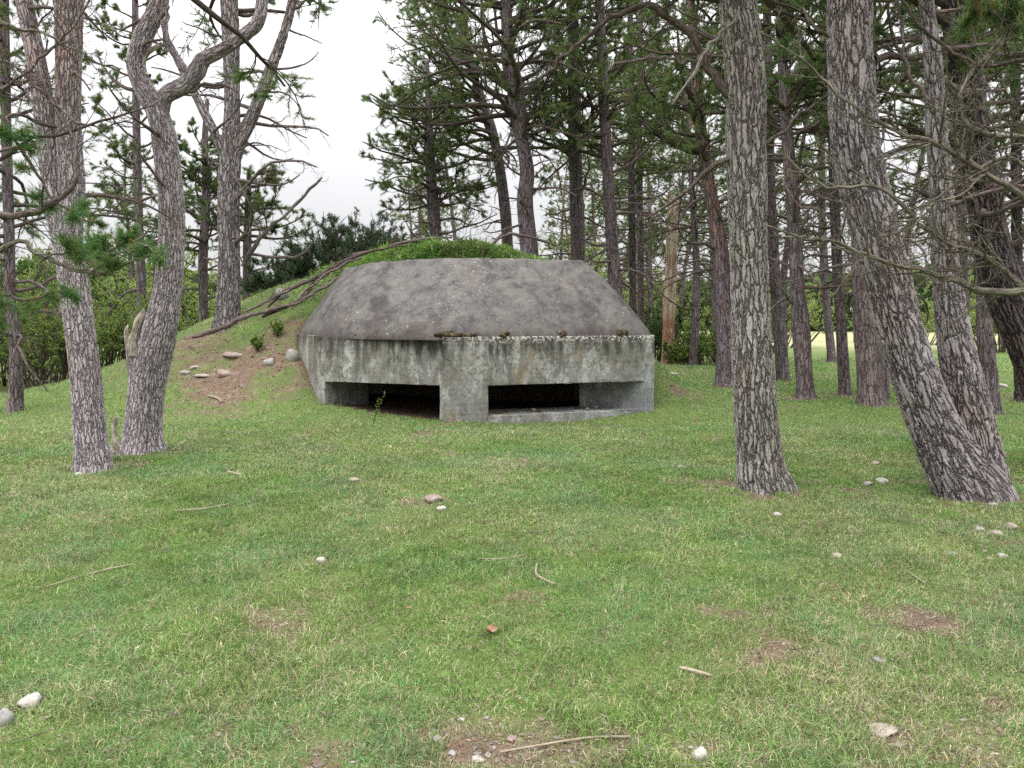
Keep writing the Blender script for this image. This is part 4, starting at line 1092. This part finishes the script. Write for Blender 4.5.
# ------------------------------------------------------------------ shrubs
def shrub(label, px, py, D, rx, ry, h, mat, seed, nst=40, leaves=7, ll=0.05, lw=0.03, name='shrub', cat='shrub', group=None, up=0.25, spread=1.0, dark='twig'):
    rng = np.random.RandomState(seed)
    p = at(px, py, D); x, y = p[0], D
    g = float(ground_z(x, y))
    root = empty(name, (x, y, g), label, cat, group)
    wood = Acc()
    a = rng.uniform(0, 2 * pi, nst); r = np.sqrt(rng.rand(nst))
    P0 = np.stack([x + np.cos(a) * r * rx * .45, y + np.sin(a) * r * ry * .45, np.full(nst, g - .05)], 1)
    P0[:, 2] = ground_z(P0[:, 0], P0[:, 1]) - .05
    D0 = np.stack([np.cos(a) * r * rx / h * spread, np.sin(a) * r * ry / h * spread, np.full(nst, 1.0)], 1)
    LL = h * rng.uniform(.6, 1.15, nst) * (1.05 - .35 * r)
    P = grow(rng, P0, D0, LL, 8, .2, (0, 0, 1), 0.0)
    R = (0.006 + 0.008 * LL)[:, None] * np.linspace(1, .3, 8)[None]
    tp, td = boughs(rng, wood, P, R, LL, np.full(nst, True), [(6, .4, 5, .35, up, 3), (5, .5, 4, .35, up, 3)], k0=4)
    wood.build('stems', M[dark], root)
    V, T, tone = needle_mesh(rng, tp, td, leaves, ll, lw, 1.2, ll * 2)
    mk('foliage', V, None, T, M[mat], root, {'tone': tone}, smooth=False)
    return root

G1 = 'junipers and bushes behind the mound'
shrub('dark spreading juniper on the mound behind a pale fallen branch', 330, 262, 19.5, 1.9, 1.0, 1.55, 'juniper', 201, 60, 12, .07, .012, 'juniper_bush', 'juniper', G1)
shrub('low dark juniper at the left foot of the spreading juniper', 278, 285, 19.0, 1.0, 0.9, 0.9, 'juniper', 202, 40, 12, .07, .012, 'juniper_bush', 'juniper', G1)
shrub('dark juniper reaching toward the small dark-crowned pine', 382, 255, 21.0, 1.4, 0.9, 1.5, 'juniper', 203, 40, 12, .07, .012, 'juniper_bush', 'juniper', G1)
for i, (px, D, rx, h, lab, mt) in enumerate([
    (185, 27, 2.6, 3.2, 'light green leafy bush in the gap left of the straight mound pine', 'leaf_far'),
    (255, 27, 2.2, 2.9, 'light green leafy bush right of the straight mound pine', 'leaf_far'),
    (130, 24, 2.2, 2.9, 'green leafy bush behind the left pair of pines', 'leaf_green'),
    (105, 19, 1.4, 2.1, 'bright green bush between the two left pines', 'leaf_green'),
    (45, 18, 1.5, 2.3, 'bright green bush at the left between slim pine and twin-stemmed pine', 'leaf_green'),
    (60, 24, 3.0, 4.2, 'tall bush behind the undergrowth on the left', 'leaf_green'),
    (5, 20, 2.2, 3.2, 'dark leafy bush at the left edge', 'leaf_dark'),
    (-60, 18, 2.0, 3.0, 'dark leafy bush beyond the left edge', 'leaf_dark'),
    (310, 34, 3.0, 2.8, 'pale bush far behind the junipers', 'leaf_far'),
    (120, 36, 5.0, 6.5, 'tall pale leafy tree-like bush far behind the left pines', 'leaf_far'),
    (705, 27, 1.8, 1.5, 'bright green bush right of the bare splintered trunk', 'leaf_green'),
    (735, 30, 2.2, 2.3, 'bright green bush seen past the thick upright pine', 'leaf_green'),
    (655, 30, 1.6, 2.6, 'leafy bush left of the bare splintered trunk', 'leaf_dark'),
    (640, 45, 5.0, 5.0, 'broad pale bush far behind the bunker shoulder', 'leaf_far'),
    (770, 46, 5.0, 5.0, 'broad pale bush far behind the thick upright pine', 'leaf_far'),
    (915, 52, 4.0, 4.5, 'pale bush at the far side of the meadow', 'leaf_far'),
    (1000, 40, 4.0, 4.5, 'green bush far behind the dark right-hand pines', 'leaf_far'),
    (560, 40, 5.0, 6.0, 'broad green bush far behind the middle of the roof', 'leaf_far')]):
    shrub(lab, px, 330, D, rx, rx * .7, h, mt, 210 + i, 42, 5, .055 * max(1, D / 22), .035 * max(1, D / 20), group='leafy bushes beyond the clearing')

# far wood: a mass nobody could count
rng = np.random.RandomState(300)
NN = 26000
a = rng.uniform(-1.15, 1.15, NN); D_ = rng.uniform(95, 120, NN)
xx = np.sin(a) * D_ * 1.2; yy = np.cos(a) * D_
hh = 4 + 5 * fbm(xx * .06, yy * .01, 61, 4)
zz = ground_z(xx, yy) + hh * rng.rand(NN) ** .8
tips = np.stack([xx, yy, zz], 1)
V, T, tone = needle_mesh(rng, tips, norm(rng.normal(0, 1, (NN, 3))), 4, 1.1, .8, 1.2, .3)
fw = mk('far_wood', V, None, T, M['leaf_dark'], None, {'tone': tone}, smooth=False)
tag(fw, 'distant wood closing off the view beyond the meadow', 'wood', None, 'stuff')

# ------------------------------------------------------------------ grass
FEET = np.array([o.location[:2] for o in bpy.data.objects if o.get('category') in ('pine tree', 'dead tree') and o.location[1] < 20])
def grass(name, n, xr, yr, seed, dens_pow, wbase, lbase, label, two=True, filt=None, fan=True, y0=2.5, lush=False):
    rng = np.random.RandomState(seed)
    # y distributed as width * density
    ys = np.linspace(yr[0], yr[1], 400)
    wdt = (0.78 * ys + 1.0) if fan else np.ones_like(ys)
    pdf = wdt * (y0 / ys) ** dens_pow; cdf = np.cumsum(pdf); cdf /= cdf[-1]
    y = np.interp(rng.rand(n), cdf, ys)
    x = rng.uniform(-1, 1, n) * (0.78 * y + 1.0) if fan else rng.uniform(xr[0], xr[1], n)
    keep = ~(in_poly(x, y, WALL * 1.0) & (y < (17.35 if seed != 407 else 17.0)))
    # soft thinning by bare patches and clumps
    bb = bare(x, y)
    cl = fbm(x * 9, y * 9, 71, 3)
    keep &= rng.rand(n) < np.clip((1 - bb * .93) * (0.05 + 1.75 * cl), 0.03, 1)
    if filt is not None: keep &= rng.rand(n) < filt(x, y)
    x, y = x[keep], y[keep]; n = len(x)
    z = ground_z(x, y) - 0.004
    patch = fbm(x * .8, y * .8, 81, 4); patch2 = fbm(x * 2.7 + 5, y * 2.7, 83, 3); cl = cl[keep]; bb = bb[keep]
    wsc = np.maximum(1, y / 4.5)
    ln = lbase * rng.uniform(.4, 1.4, n) * (0.35 + 1.3 * patch2) * (1 - .35 * bb) * (.6 + .8 * cl)
    dmin = np.full(n, 9.0)
    for fx_, fy_ in FEET: dmin = np.minimum(dmin, np.hypot(x - fx_, y - fy_))
    ln = ln * (1 + 1.3 * np.exp(-(dmin / .45) ** 2) * fbm(x * 6, y * 6, 95, 2))
    wd = wbase * rng.uniform(.6, 1.3, n) * wsc
    az = rng.uniform(0, 2 * pi, n); tilt = np.clip(rng.normal(.85, .35, n), .05, 1.45)
    hx, hy = np.cos(az), np.sin(az)
    d1 = np.stack([hx * np.sin(tilt * .6), hy * np.sin(tilt * .6), np.cos(tilt * .6)], 1)
    d2 = np.stack([hx * np.sin(np.minimum(tilt * 1.5, 1.7)), hy * np.sin(np.minimum(tilt * 1.5, 1.7)), np.cos(np.minimum(tilt * 1.5, 1.7))], 1)
    ra = rng.uniform(0, 2 * pi, n); side = np.stack([np.cos(ra), np.sin(ra), np.zeros(n)], 1)
    side = norm(side - (side * d1).sum(1, keepdims=True) * d1)
    p0 = np.stack([x, y, z], 1)
    # colour: real blade colours, from blue-green through fresh green to straw
    fresh = np.array([0.125, 0.255, 0.055]); blue = np.array([0.15, 0.285, 0.13]); olive = np.array([0.19, 0.27, 0.07]); straw = np.array([0.40, 0.37, 0.23]); brown = np.array([0.24, 0.15, 0.09])
    u = rng.rand(n)
    c = fresh[None] * (1 - patch[:, None]) + olive[None] * patch[:, None]
    wb = sstep(.35, .8, fbm(x * 1.7 + 3, y * 1.7, 84, 5))[:, None] * .6; c = c * (1 - wb) + blue * wb
    ps = 0.07 + .16 * sstep(5.5, 2.5, y) * (.4 + fbm(x * 2, y * 2, 90, 3)) + 0.24 * sstep(.38, .75, patch) + .16 * sstep(.5, .7, fbm(x * 6, y * 6, 88, 3)) + .3 * bb
    if lush:
        ps = ps * .3; c = np.array([.15, .27, .055]) * (.6 + .8 * patch2[:, None]) * (1 - .45 * np.exp(-((x + 1.1) / .55) ** 2))[:, None] * (.7 + .6 * fbm(x * 4, y * 4, 97, 3))[:, None]
    c = np.where((u < ps)[:, None], straw, c)
    c = np.where(((u > .95 - .12 * bb))[:, None], brown, c)
    c = c * (.82 + .4 * fbm(x * 1.4, y * 1.4, 89, 5))[:, None] * rng.uniform(.5, 1.5, (n, 1)) * (0.8 + .45 * fbm(x * 5, y * 5, 87, 3))[:, None]
    ww = wd[:, None] / 2; l_ = ln[:, None]
    if two:
        m1 = p0 + d1 * l_ * .5; tip = m1 + d2 * l_ * .5
        V = np.stack([p0 - side * ww, p0 + side * ww, m1 + side * ww * .8, m1 - side * ww * .8, tip], 1).reshape(-1, 3)
        i = np.arange(n)[:, None] * 5
        Q = i + np.array([[0, 1, 2, 3]]); T = i + np.array([[3, 2, 4]])
        H = np.repeat(c, 5, 0)
    else:
        V = np.stack([p0 - side * ww, p0 + side * ww, p0 + (d1 * .6 + d2 * .4) * l_], 1).reshape(-1, 3)
        Q = None; T = np.arange(n * 3).reshape(-1, 3); H = np.repeat(c, 3, 0)
    o = mk(name, V, Q, T, M['grass'], None, {'hue': H}, smooth=False)
    return tag(o, label, 'grass', None, 'stuff')

grass('grass', 1350000, None, (1.6, 13), 401, 1.15, .0033, .046, filt=lambda x, y: 1 - sstep(8, 13, y), label='short patchy lawn grass in the foreground, green mixed with straw')
grass('grass', 560000, None, (8, 34), 402, 1.3, .0040, .05, 'short grass under the trees and around the bunker', two=False, filt=lambda x, y: sstep(8, 13, y))
grass('grass', 110000, (-4.6, 1.6), (16.6, 19.8), 403, 0, .007, .15, filt=lambda x, y: .04 + .96 * sstep(.12, .55, np.exp(-((x + 1.45) / 2.1) ** 2 - ((y - 18.0) / 1.2) ** 2) + .3 * (fbm(x * 2, y * 2, 99, 3) - .5)), label='tufty bright grass growing over the back of the bunker roof', fan=False, two=True, lush=True)
grass('weeds', 26000, None, (1.8, 11), 406, 1.0, .013, .034, 'small broad-leaved lawn weeds and clover between the grass blades', filt=lambda x, y: sstep(.5, .7, fbm(x * 2.1, y * 2.1, 93, 3)))
grass('grass_tussock', 9000, (-1.75, -.55), (17.1, 17.75), 407, 0, .008, .40, 'dark ragged tussock of long grass on the front edge of the roof turf', fan=False, two=True, lush=True)
# longer stalks here and there
def straws():
    rng = np.random.RandomState(404)
    n = 900
    y = rng.uniform(2.2, 12, n); x = rng.uniform(-1, 1, n) * (.75 * y + .8)
    k = (fbm(x * 1.3, y * 1.3, 91, 3) > .5) & ~in_poly(x, y, WALL); x, y = x[k], y[k]; n = len(x)
    P0 = np.stack([x, y, ground_z(x, y)], 1)
    a = rng.uniform(0, 2 * pi, n); D0 = np.stack([np.cos(a) * .9, np.sin(a) * .9, rng.uniform(.5, 1.6, n)], 1)
    P = grow(rng, P0, D0, rng.uniform(.1, .28, n), 6, .1, (0, 0, -1), .15)
    acc = Acc(); tubes(acc, P, np.repeat(np.linspace(.0016, .0007, 6)[None], n, 0), 3)
    tag(acc.build('grass_stalks', M['stick']), 'thin dry grass stalks scattered over the lawn', 'grass', None, 'stuff')
straws()
def twig_litter():
    rng = np.random.RandomState(408)
    n = 520
    y = 2.3 + 14 * rng.rand(n) ** 1.3; x = rng.uniform(-1, 1, n) * (.75 * y + .8)
    k = ~in_poly(x, y, WALL); x, y = x[k], y[k]; n = len(x)
    a = rng.uniform(0, 2 * pi, n); D0 = np.stack([np.cos(a), np.sin(a), np.zeros(n)], 1)
    P = grow(rng, np.stack([x, y, y * 0], 1), D0, rng.uniform(.04, .2, n), 6, .25)
    P[:, :, 2] = ground_z(P[:, :, 0], P[:, :, 1]) + .022
    acc = Acc(); tubes(acc, P, rng.uniform(.0015, .0035, n)[:, None] * np.linspace(1, .5, 6)[None], 4)
    tag(acc.build('twig_litter', M['twig_dead']), 'small broken twigs scattered through the lawn', 'twigs', None, 'stuff')
twig_litter()
# gravel, needle litter and cones on bare ground
def debris():
    rng = np.random.RandomState(405)
    n = 140000
    y = 2.2 + 16 * rng.rand(n) ** 1.5; x = rng.uniform(-1, 1, n) * (.75 * y + .8)
    k = (rng.rand(n) < bare(x, y) ** .8 + .02) & ~in_poly(x, y, WALL * 1.0); x, y = x[k], y[k]; n = len(x)
    z = ground_z(x, y)
    s_ = (.003 + .011 * rng.rand(n) ** 2.5) * np.maximum(1, y / 7)
    oc = np.array([[1, 0, 0], [-1, 0, 0], [0, 1, 0], [0, -1, 0], [0, 0, .6], [0, 0, -.6]], float)
    V = oc[None] * rng.uniform(.5, 1.5, (n, 6, 1)) * s_[:, None, None] * rng.uniform(.6, 1.4, (n, 1, 3))
    V = V + np.stack([x, y, z + .003], 1)[:, None]
    F8 = np.array([[0, 2, 4], [2, 1, 4], [1, 3, 4], [3, 0, 4], [2, 0, 5], [1, 2, 5], [3, 1, 5], [0, 3, 5]])
    T = (np.arange(n)[:, None, None] * 6 + F8[None]).reshape(-1, 3)
    pal = np.array([(0.28, .245, .21), (.22, .155, .11), (.16, .10, .065), (.36, .33, .29), (.27, .18, .13)])
    H = np.repeat(pal[rng.randint(0, 5, n)] * rng.uniform(.6, 1.2, (n, 1)), 6, 0)
    o = mk('gravel', V.reshape(-1, 3), None, T, M['grass'], None, {'hue': H}, smooth=False)
    tag(o, 'small gravel and needle litter on the worn patches', 'gravel', None, 'stuff')
debris()

# ------------------------------------------------------------------ stones and sticks
rng = np.random.RandomState(500)
def stone(label, px, py, w, h, mat, name='stone', group=None, depth=None, sink=.25, sub=3, cat='stone'):
    p = hit(px, py + h * .4)
    if depth: p = at(px, py, depth); p[2] = float(ground_z(p[0], p[1]))
    sx_ = wpx(w, p[1]) / 2; sz_3 = wpx(h, p[1]) / 2 * .85
    r = rng.uniform(.7, 1.1)
    V, T = rock_mesh(rng, np.array([p[0], p[1] + sx_ * r * .5, float(ground_z(p[0], p[1])) + sz_3 * (.70 - sink)]), sx_ * 1.0, sx_ * r, sz_3 * 1.1, rng.uniform(-.4, .4), sub, .35)
    o = mk(name, V, None, T, M[mat]); c = V.mean(0)
    me = o.data; co = np.empty(len(me.vertices) * 3, np.float32); me.vertices.foreach_get('co', co)
    co = co.reshape(-1, 3) - c.astype(np.float32); me.vertices.foreach_set('co', co.ravel()); me.update(); o.location = c
    return tag(o, label, cat, group)
SG = 'stones lying in the grass'
stone('white rounded stone in the bottom left corner of the lawn', 28, 706, 28, 17, 'stone_white', group=SG)
stone('dark grey stone half buried at the left edge beside the white stone', 4, 716, 20, 26, 'stone_grey', group=SG)
stone('squarish white stone at the bottom edge of the lawn', 701, 761, 18, 18, 'stone_white', group=SG)
stone('small pale stone alone in the lawn, left of the bunker slit', 352, 480, 13, 6, 'stone_tan', group=SG)
stone('small pale stone in the open lawn below the left pines', 321, 561, 13, 8, 'stone_white', group=SG)
stone('reddish flat stone on the small bare patch in the lawn centre', 432, 499, 22, 11, 'stone_pink', group=SG)
stone('small grey stone beside the reddish flat stone', 441, 509, 11, 6, 'stone_white', group=SG)
stone('pale stone left of the leaning twin pine, nearest its foot', 884, 481, 14, 7, 'stone_white', group=SG)
stone('grey stone left beside the pale one near the leaning twin pine', 868, 484, 12, 7, 'stone_grey', group=SG)
stone('small pale stone farthest back near the leaning twin pine', 876, 463, 9, 5, 'stone_tan', group=SG)
stone('small white stone in the lawn below the thick upright pine', 778, 515, 9, 7, 'stone_white', group=SG)
stone('small rounded stone in the lawn, lower right of the thick upright pine', 838, 557, 12, 7, 'stone_tan', group=SG)
stone('large pale stone at the right edge of the stone cluster', 1013, 527, 14, 10, 'stone_tan', group=SG)
stone('flat grey-tan stone in the right cluster, left of the largest', 999, 533, 15, 8, 'stone_tan', group=SG)
stone('leftmost grey stone of the right cluster', 980, 529, 10, 10, 'stone_grey', group=SG)
stone('grey stone lying apart, lower left of the right cluster', 952, 554, 13, 6, 'stone_grey', group=SG)
stone('small pale stone, lower left of the three in front of the right cluster', 991, 559, 9, 5, 'stone_tan', group=SG)
stone('pale stone, right of the three in front of the right cluster', 1004, 556, 11, 7, 'stone_white', group=SG)
stone('tiny pale stone, top of the three in front of the right cluster', 985, 552, 7, 5, 'stone_tan', group=SG)
stone('flat tan stone just below the foot of the leaning twin pine', 995, 505, 10, 5, 'stone_grey', group=SG)
stone('half buried grey stone in the lower right lawn', 880, 664, 18, 10, 'stone_grey', group=SG)
stone('flat brown slab stone near the bottom right of the lawn', 885, 737, 36, 9, 'stone_tan', group=SG)
stone('small pale stone pair in the lawn front of the bunker right corner', 682, 467, 14, 6, 'stone_tan', group=SG)
stone('small white pebble beside the pine with the broken stub', 78, 474, 9, 6, 'stone_white', group=SG)
for i, (px, py, w, h, mt, lab) in enumerate([(461, 724, 9, 6, 'stone_white', 'white pebble at the top of the bottom gravel patch'), (437, 742, 11, 9, 'stone_grey', 'grey pebble at the left of the bottom gravel patch'), (478, 764, 14, 9, 'stone_white', 'white pebble at the bottom edge under the gravel patch'), (452, 758, 9, 7, 'stone_grey', 'small grey pebble low in the bottom gravel patch'), (512, 742, 12, 7, 'stone_pink', 'reddish pebble right in the bottom gravel patch')]):
    stone(lab, px, py, w, h, mt, 'pebble', 'pebbles in the gravel patch', cat='pebble')
MG = 'rocks on the mound'
stone('long pinkish rock on the brown needle litter of the mound', 233, 355, 26, 10, 'stone_pink', 'rock', MG, cat='rock')
stone('round grey rock right of the long pinkish rock', 269, 361, 13, 12, 'stone_grey', 'rock', MG, cat='rock')
stone('reddish rock below the long pinkish rock', 222, 372, 19, 12, 'stone_pink', 'rock', MG, cat='rock')
stone('pale flat rock at the left of the mound litter', 184, 373, 14, 7, 'stone_grey', 'rock', MG, cat='rock')
stone('small pale rock beside the flat one on the mound litter', 194, 367, 10, 6, 'stone_white', 'rock', MG, cat='rock')
stone('flat light rock between the pale and the reddish rocks', 201, 375, 17, 5, 'stone_tan', 'rock', MG, cat='rock')
stone('light grey boulder high on the mound below the junipers', 281, 293, 17, 17, 'stone_grey', 'boulder', MG, depth=17.2, cat='rock')
stone('brown-grey rock wedged against the left corner of the bunker', 291, 346, 14, 17, 'stone_grey', 'rock', MG, depth=15.0, cat='rock')
stone('grey stone behind the right-hand trunks', 1004, 372, 12, 6, 'stone_white', 'rock', MG + ' and behind', depth=19, cat='rock')
stone('pale flat stone in the grass by the bare splintered trunk', 672, 373, 15, 4, 'stone_tan', 'rock', MG + ' and behind', cat='rock')

def crook(P, rng, a):
    n = len(P); P = np.array(P); P[1:-1] += rng.normal(0, a * .6, (n - 2, 3)) * [1, .5, .6]; return list(P)

def stick(label, pts, mat='stick', name='stick', group=None, lift=.012, D=None, spec=None, cat='stick', live=False, seed=1, lumpy=.2):
    P = []; R = []
    if name == 'stick': pts = [(q[0], q[1], q[2] * .72) for q in pts]
    for q in pts:
        if len(q) > 3: p = at(q[0], q[1], q[3])
        else: p = hit(q[0], q[1]); p[2] = float(ground_z(p[0], p[1]))
        p = p + [0, 0, wpx(q[2], p[1]) / 2 * .6 + lift]
        P.append(p); R.append(wpx(q[2], p[1]) / 2)
    if spec:
        Cc = catmull(np.column_stack([np.array(P), R]), len(P) * 3); P = crook(Cc[:, :3], np.random.RandomState(seed + 9), .035); R = list(Cc[:, 3] * np.random.RandomState(seed).uniform(.8, 1.15, len(Cc)))
    acc = Acc(); C, rr = stem_geo(acc, P, R, int(pts[0][0]), 10, .02 if P[0][1] < 9 else .06, None, lumpy)
    if spec:
        sel = np.linspace(0, len(C) - 1, 12).astype(int)
        boughs(np.random.RandomState(seed), acc, C[sel][None], rr[sel][None], np.array([np.linalg.norm(np.diff(C, axis=0), axis=1).sum()]), np.array([False]), spec, base_drawn=True)
    o = acc.build(name, M[mat])
    c = P[0]; me = o.data; co = np.empty(len(me.vertices) * 3, np.float32); me.vertices.foreach_get('co', co)
    me.vertices.foreach_set('co', (co.reshape(-1, 3) - c.astype(np.float32)).ravel()); me.update(); o.location = c
    return tag(o, label, cat, group)
KG = 'sticks lying on the lawn'
stick('straight pale stick in the lawn right of the twisted pine', [(174, 514, 3), (190, 513, 3), (205, 511, 3), (229, 507, 2)], group=KG)
stick('curved hook-shaped stick in the centre of the lawn', [(537, 566, 3), (536, 576, 4), (542, 582, 4), (555, 587, 3)], group=KG)
stick('thin straight twig above the hook-shaped stick', [(478, 563, 2), (500, 561, 2), (525, 558, 2)], group=KG)
stick('short thick pale stick in the lower right lawn', [(680, 675, 4), (695, 679, 6), (712, 681, 4)], group=KG)
stick('long thin straw-coloured twig in the left lawn', [(45, 590, 2), (80, 580, 2), (110, 572, 3), (133, 568, 2)], group=KG)
stick('slanting pale twig at the foot of the twisted pine', [(172, 452, 2), (180, 446, 3), (186, 442, 2)], group=KG)
stick('short twig below the left half of the bunker', [(228, 474, 3), (241, 477, 3)], group=KG)
stick('dark slanting twig in the bottom centre lawn', [(172, 697, 3), (180, 687, 2)], group=KG)
stick('thin twig lying in the right lawn', [(905, 574, 2), (925, 586, 3)], group=KG)
stick('long pale grass-like twig along the bottom gravel patch', [(500, 758, 3), (540, 750, 3), (590, 746, 3), (630, 742, 2)], group=KG)
stick('small white twig on the mound litter', [(208, 397, 2), (217, 400, 3), (222, 404, 2)], group=KG)
# the two white stakes between the left pines
stick('short upright weathered broken stub between the two left pines', [(117, 458, 8, 8.9), (115, 440, 5, 8.9), (114, 428, 6, 8.9), (117, 419, 5, 8.9), (116, 416, 1, 8.9)], 'dead_wood', 'broken_stub', lift=0, cat='stump', lumpy=.6)
stick('small slanting broken stub leaning against the twin-stemmed pine', [(113, 455, 6, 8.8), (108, 447, 5, 8.8), (104, 438, 4, 8.8)], 'dead_wood', 'broken_stub', lift=0, cat='stump', lumpy=.6)
# fallen boughs on the mound
FG = 'fallen boughs on the mound'
sp_ = [(14, .2, 6, .35, .05, 4), (5, .5, 4, .35, .02, 3)]
stick('long brown fallen bough running up the mound to the bunker roof', [(192, 338, 3, 15.6), (213, 333, 5, 15.6), (235, 323, 5, 15.7), (262, 314, 4, 15.8), (300, 302, 3, 16.0), (322, 290, 3, 16.2), (337, 280, 3, 16.4), (355, 269, 2, 16.6)], 'twig_grey', 'fallen_bough', FG, 0, None, sp_, 'fallen bough', seed=2)
stick('dark fallen bough lying along the top left of the roof', [(262, 318, 3, 15.9), (300, 300, 4, 16.1), (318, 278, 3.2, 16.8), (345, 262, 3.2, 17.0), (380, 250, 2.5, 17.0), (405, 247, 2, 17.2)], 'twig', 'fallen_bough', FG, 0, None, sp_, 'fallen bough', seed=3)
stick('thin bare dead bough leaning up towards the sky left of the junipers', [(243, 268, 4, 17.2), (258, 242, 4, 17.2), (285, 215, 3, 17.3), (300, 200, 3, 17.4), (322, 178, 2, 17.5)], 'twig_grey', 'fallen_bough', FG, 0, None, [(8, .3, 6, .3, .03, 3), (4, .5, 4, .35, 0, 3)], 'fallen bough', seed=4)
stick('pale thin fallen bough in front of the junipers', [(250, 255, 3, 17.5), (275, 258, 3, 17.5), (300, 257, 3, 17.5), (310, 246, 2, 17.5)], 'twig_grey', 'fallen_bough', FG, 0, None, [(6, .3, 6, .3, .03, 3)], 'fallen bough', seed=5)
stick('tangled thin fallen bough over the boulder on the mound', [(268, 308, 2, 16.4), (285, 292, 3, 16.5), (305, 284, 3, 16.6), (330, 270, 3, 16.8), (350, 262, 2, 17.0)], 'twig', 'fallen_bough', FG, 0, None, [(9, .3, 6, .35, .03, 3), (4, .5, 4, .35, 0, 3)], 'fallen bough', seed=6)

for k, (lab, tr) in enumerate([
    ('slim dead bough hanging over the left shoulder of the bunker roof', [(298, 300, 2, 16.1), (316, 284, 2, 16.3), (338, 268, 3, 16.6), (362, 258, 2, 16.8)]),
    ('thin forked dead bough lying just above the long brown fallen bough', [(246, 312, 2, 16.2), (268, 302, 3, 16.3), (290, 291, 3, 16.5), (318, 276, 2, 16.7)]),
    ('weathered grey dead bough rising behind the turf on the roof', [(352, 256, 3, 18.2), (385, 249, 3, 18.2), (420, 240, 3, 18.3), (452, 238, 2, 18.4)]),
    ('bent dead bough sticking up at the right end of the roof turf', [(490, 248, 3, 18.8), (505, 236, 3, 18.9), (530, 238, 3, 19.0), (556, 246, 2, 19.2)])]):
    stick(lab, tr, 'twig_grey', 'fallen_bough', FG, 0, None, [(16, .3, 6, .3, .04, 4), (6, .5, 4, .32, .02, 3)], 'fallen bough', seed=20 + k)

# curled brown leaves
def leaf(label, px, py, w):
    p = hit(px, py); s_ = wpx(w, p[1]) / 2
    g = np.linspace(-1, 1, 7); GXX, GYY = np.meshgrid(g, g)
    wid = np.sqrt(np.clip(1 - GXX ** 2, 0, 1)) * .6 + .05
    V = np.stack([GXX * s_, GYY * wid * s_, .35 * s_ * (GYY ** 2 + .5 * GXX ** 2) + .15 * s_ * np.sin(GXX * 4)], -1).reshape(-1, 3)
    V = np.vstack([V, V + [0, 0, .0012]])
    i = np.arange(49).reshape(7, 7)
    Q = np.stack([i[:-1, :-1], i[:-1, 1:], i[1:, 1:], i[1:, :-1]], -1).reshape(-1, 4)
    o = mk('dry_leaf', V, np.vstack([Q[:, ::-1], Q + 49]), None, M['leaf_brown'])
    o.location = (p[0], p[1], float(ground_z(p[0], p[1])) + .035); o.rotation_euler = (.25, .1, px)
    return tag(o, label, 'leaf', 'dry leaves on the lawn')
leaf('curled orange-brown dry leaf in the centre of the lawn', 491, 639, 17)
leaf('small brown leaf left of the larger orange-brown one', 408, 616, 6)

# ------------------------------------------------------------------ small plants
def weed(label, px, py, h, seed, nst=1, name='weed', group=None, ll=.03, lw=.014, mat='leaf_green', dep=None):
    rng = np.random.RandomState(seed); p = hit(px, py)
    if dep: p = at(px, py, dep); p[2] = float(ground_z(p[0], p[1]))
    root = empty(name, p, label, 'plant', group)
    a = rng.uniform(0, 2 * pi, nst); D0 = np.stack([np.cos(a) * .35, np.sin(a) * .35, np.ones(nst)], 1)
    P = grow(rng, np.repeat(p[None], nst, 0), D0, h * rng.uniform(.7, 1.1, nst), 10, .08)
    acc = Acc(); tubes(acc, P, np.repeat(np.linspace(.005, .002, 10)[None], nst, 0), 5); acc.build('stem', M['leaf_dark'], root)
    tp = P[:, 3:].reshape(-1, 3); td = norm(rng.normal(0, 1, tp.shape) * [1, 1, .3] + [0, 0, .2])
    V, T, tone = needle_mesh(rng, tp, td, 7, ll * 1.7, lw, 1.0, .01)
    mk('foliage', V, None, T, M[mat], root, {'tone': tone}, smooth=False)
weed('slim leafy weed growing in front of the left firing slit', 373, 424, .48, 601, 2, group='weeds by the bunker')
weed('low bushy green weed on the mound beside the round grey rock', 258, 352, .3, 602, 14, group='weeds by the bunker', ll=.05, lw=.035)
weed('low leafy weed on the mound under the fallen bough', 277, 332, .3, 603, 12, group='weeds by the bunker', ll=.05, lw=.035, dep=15.6)
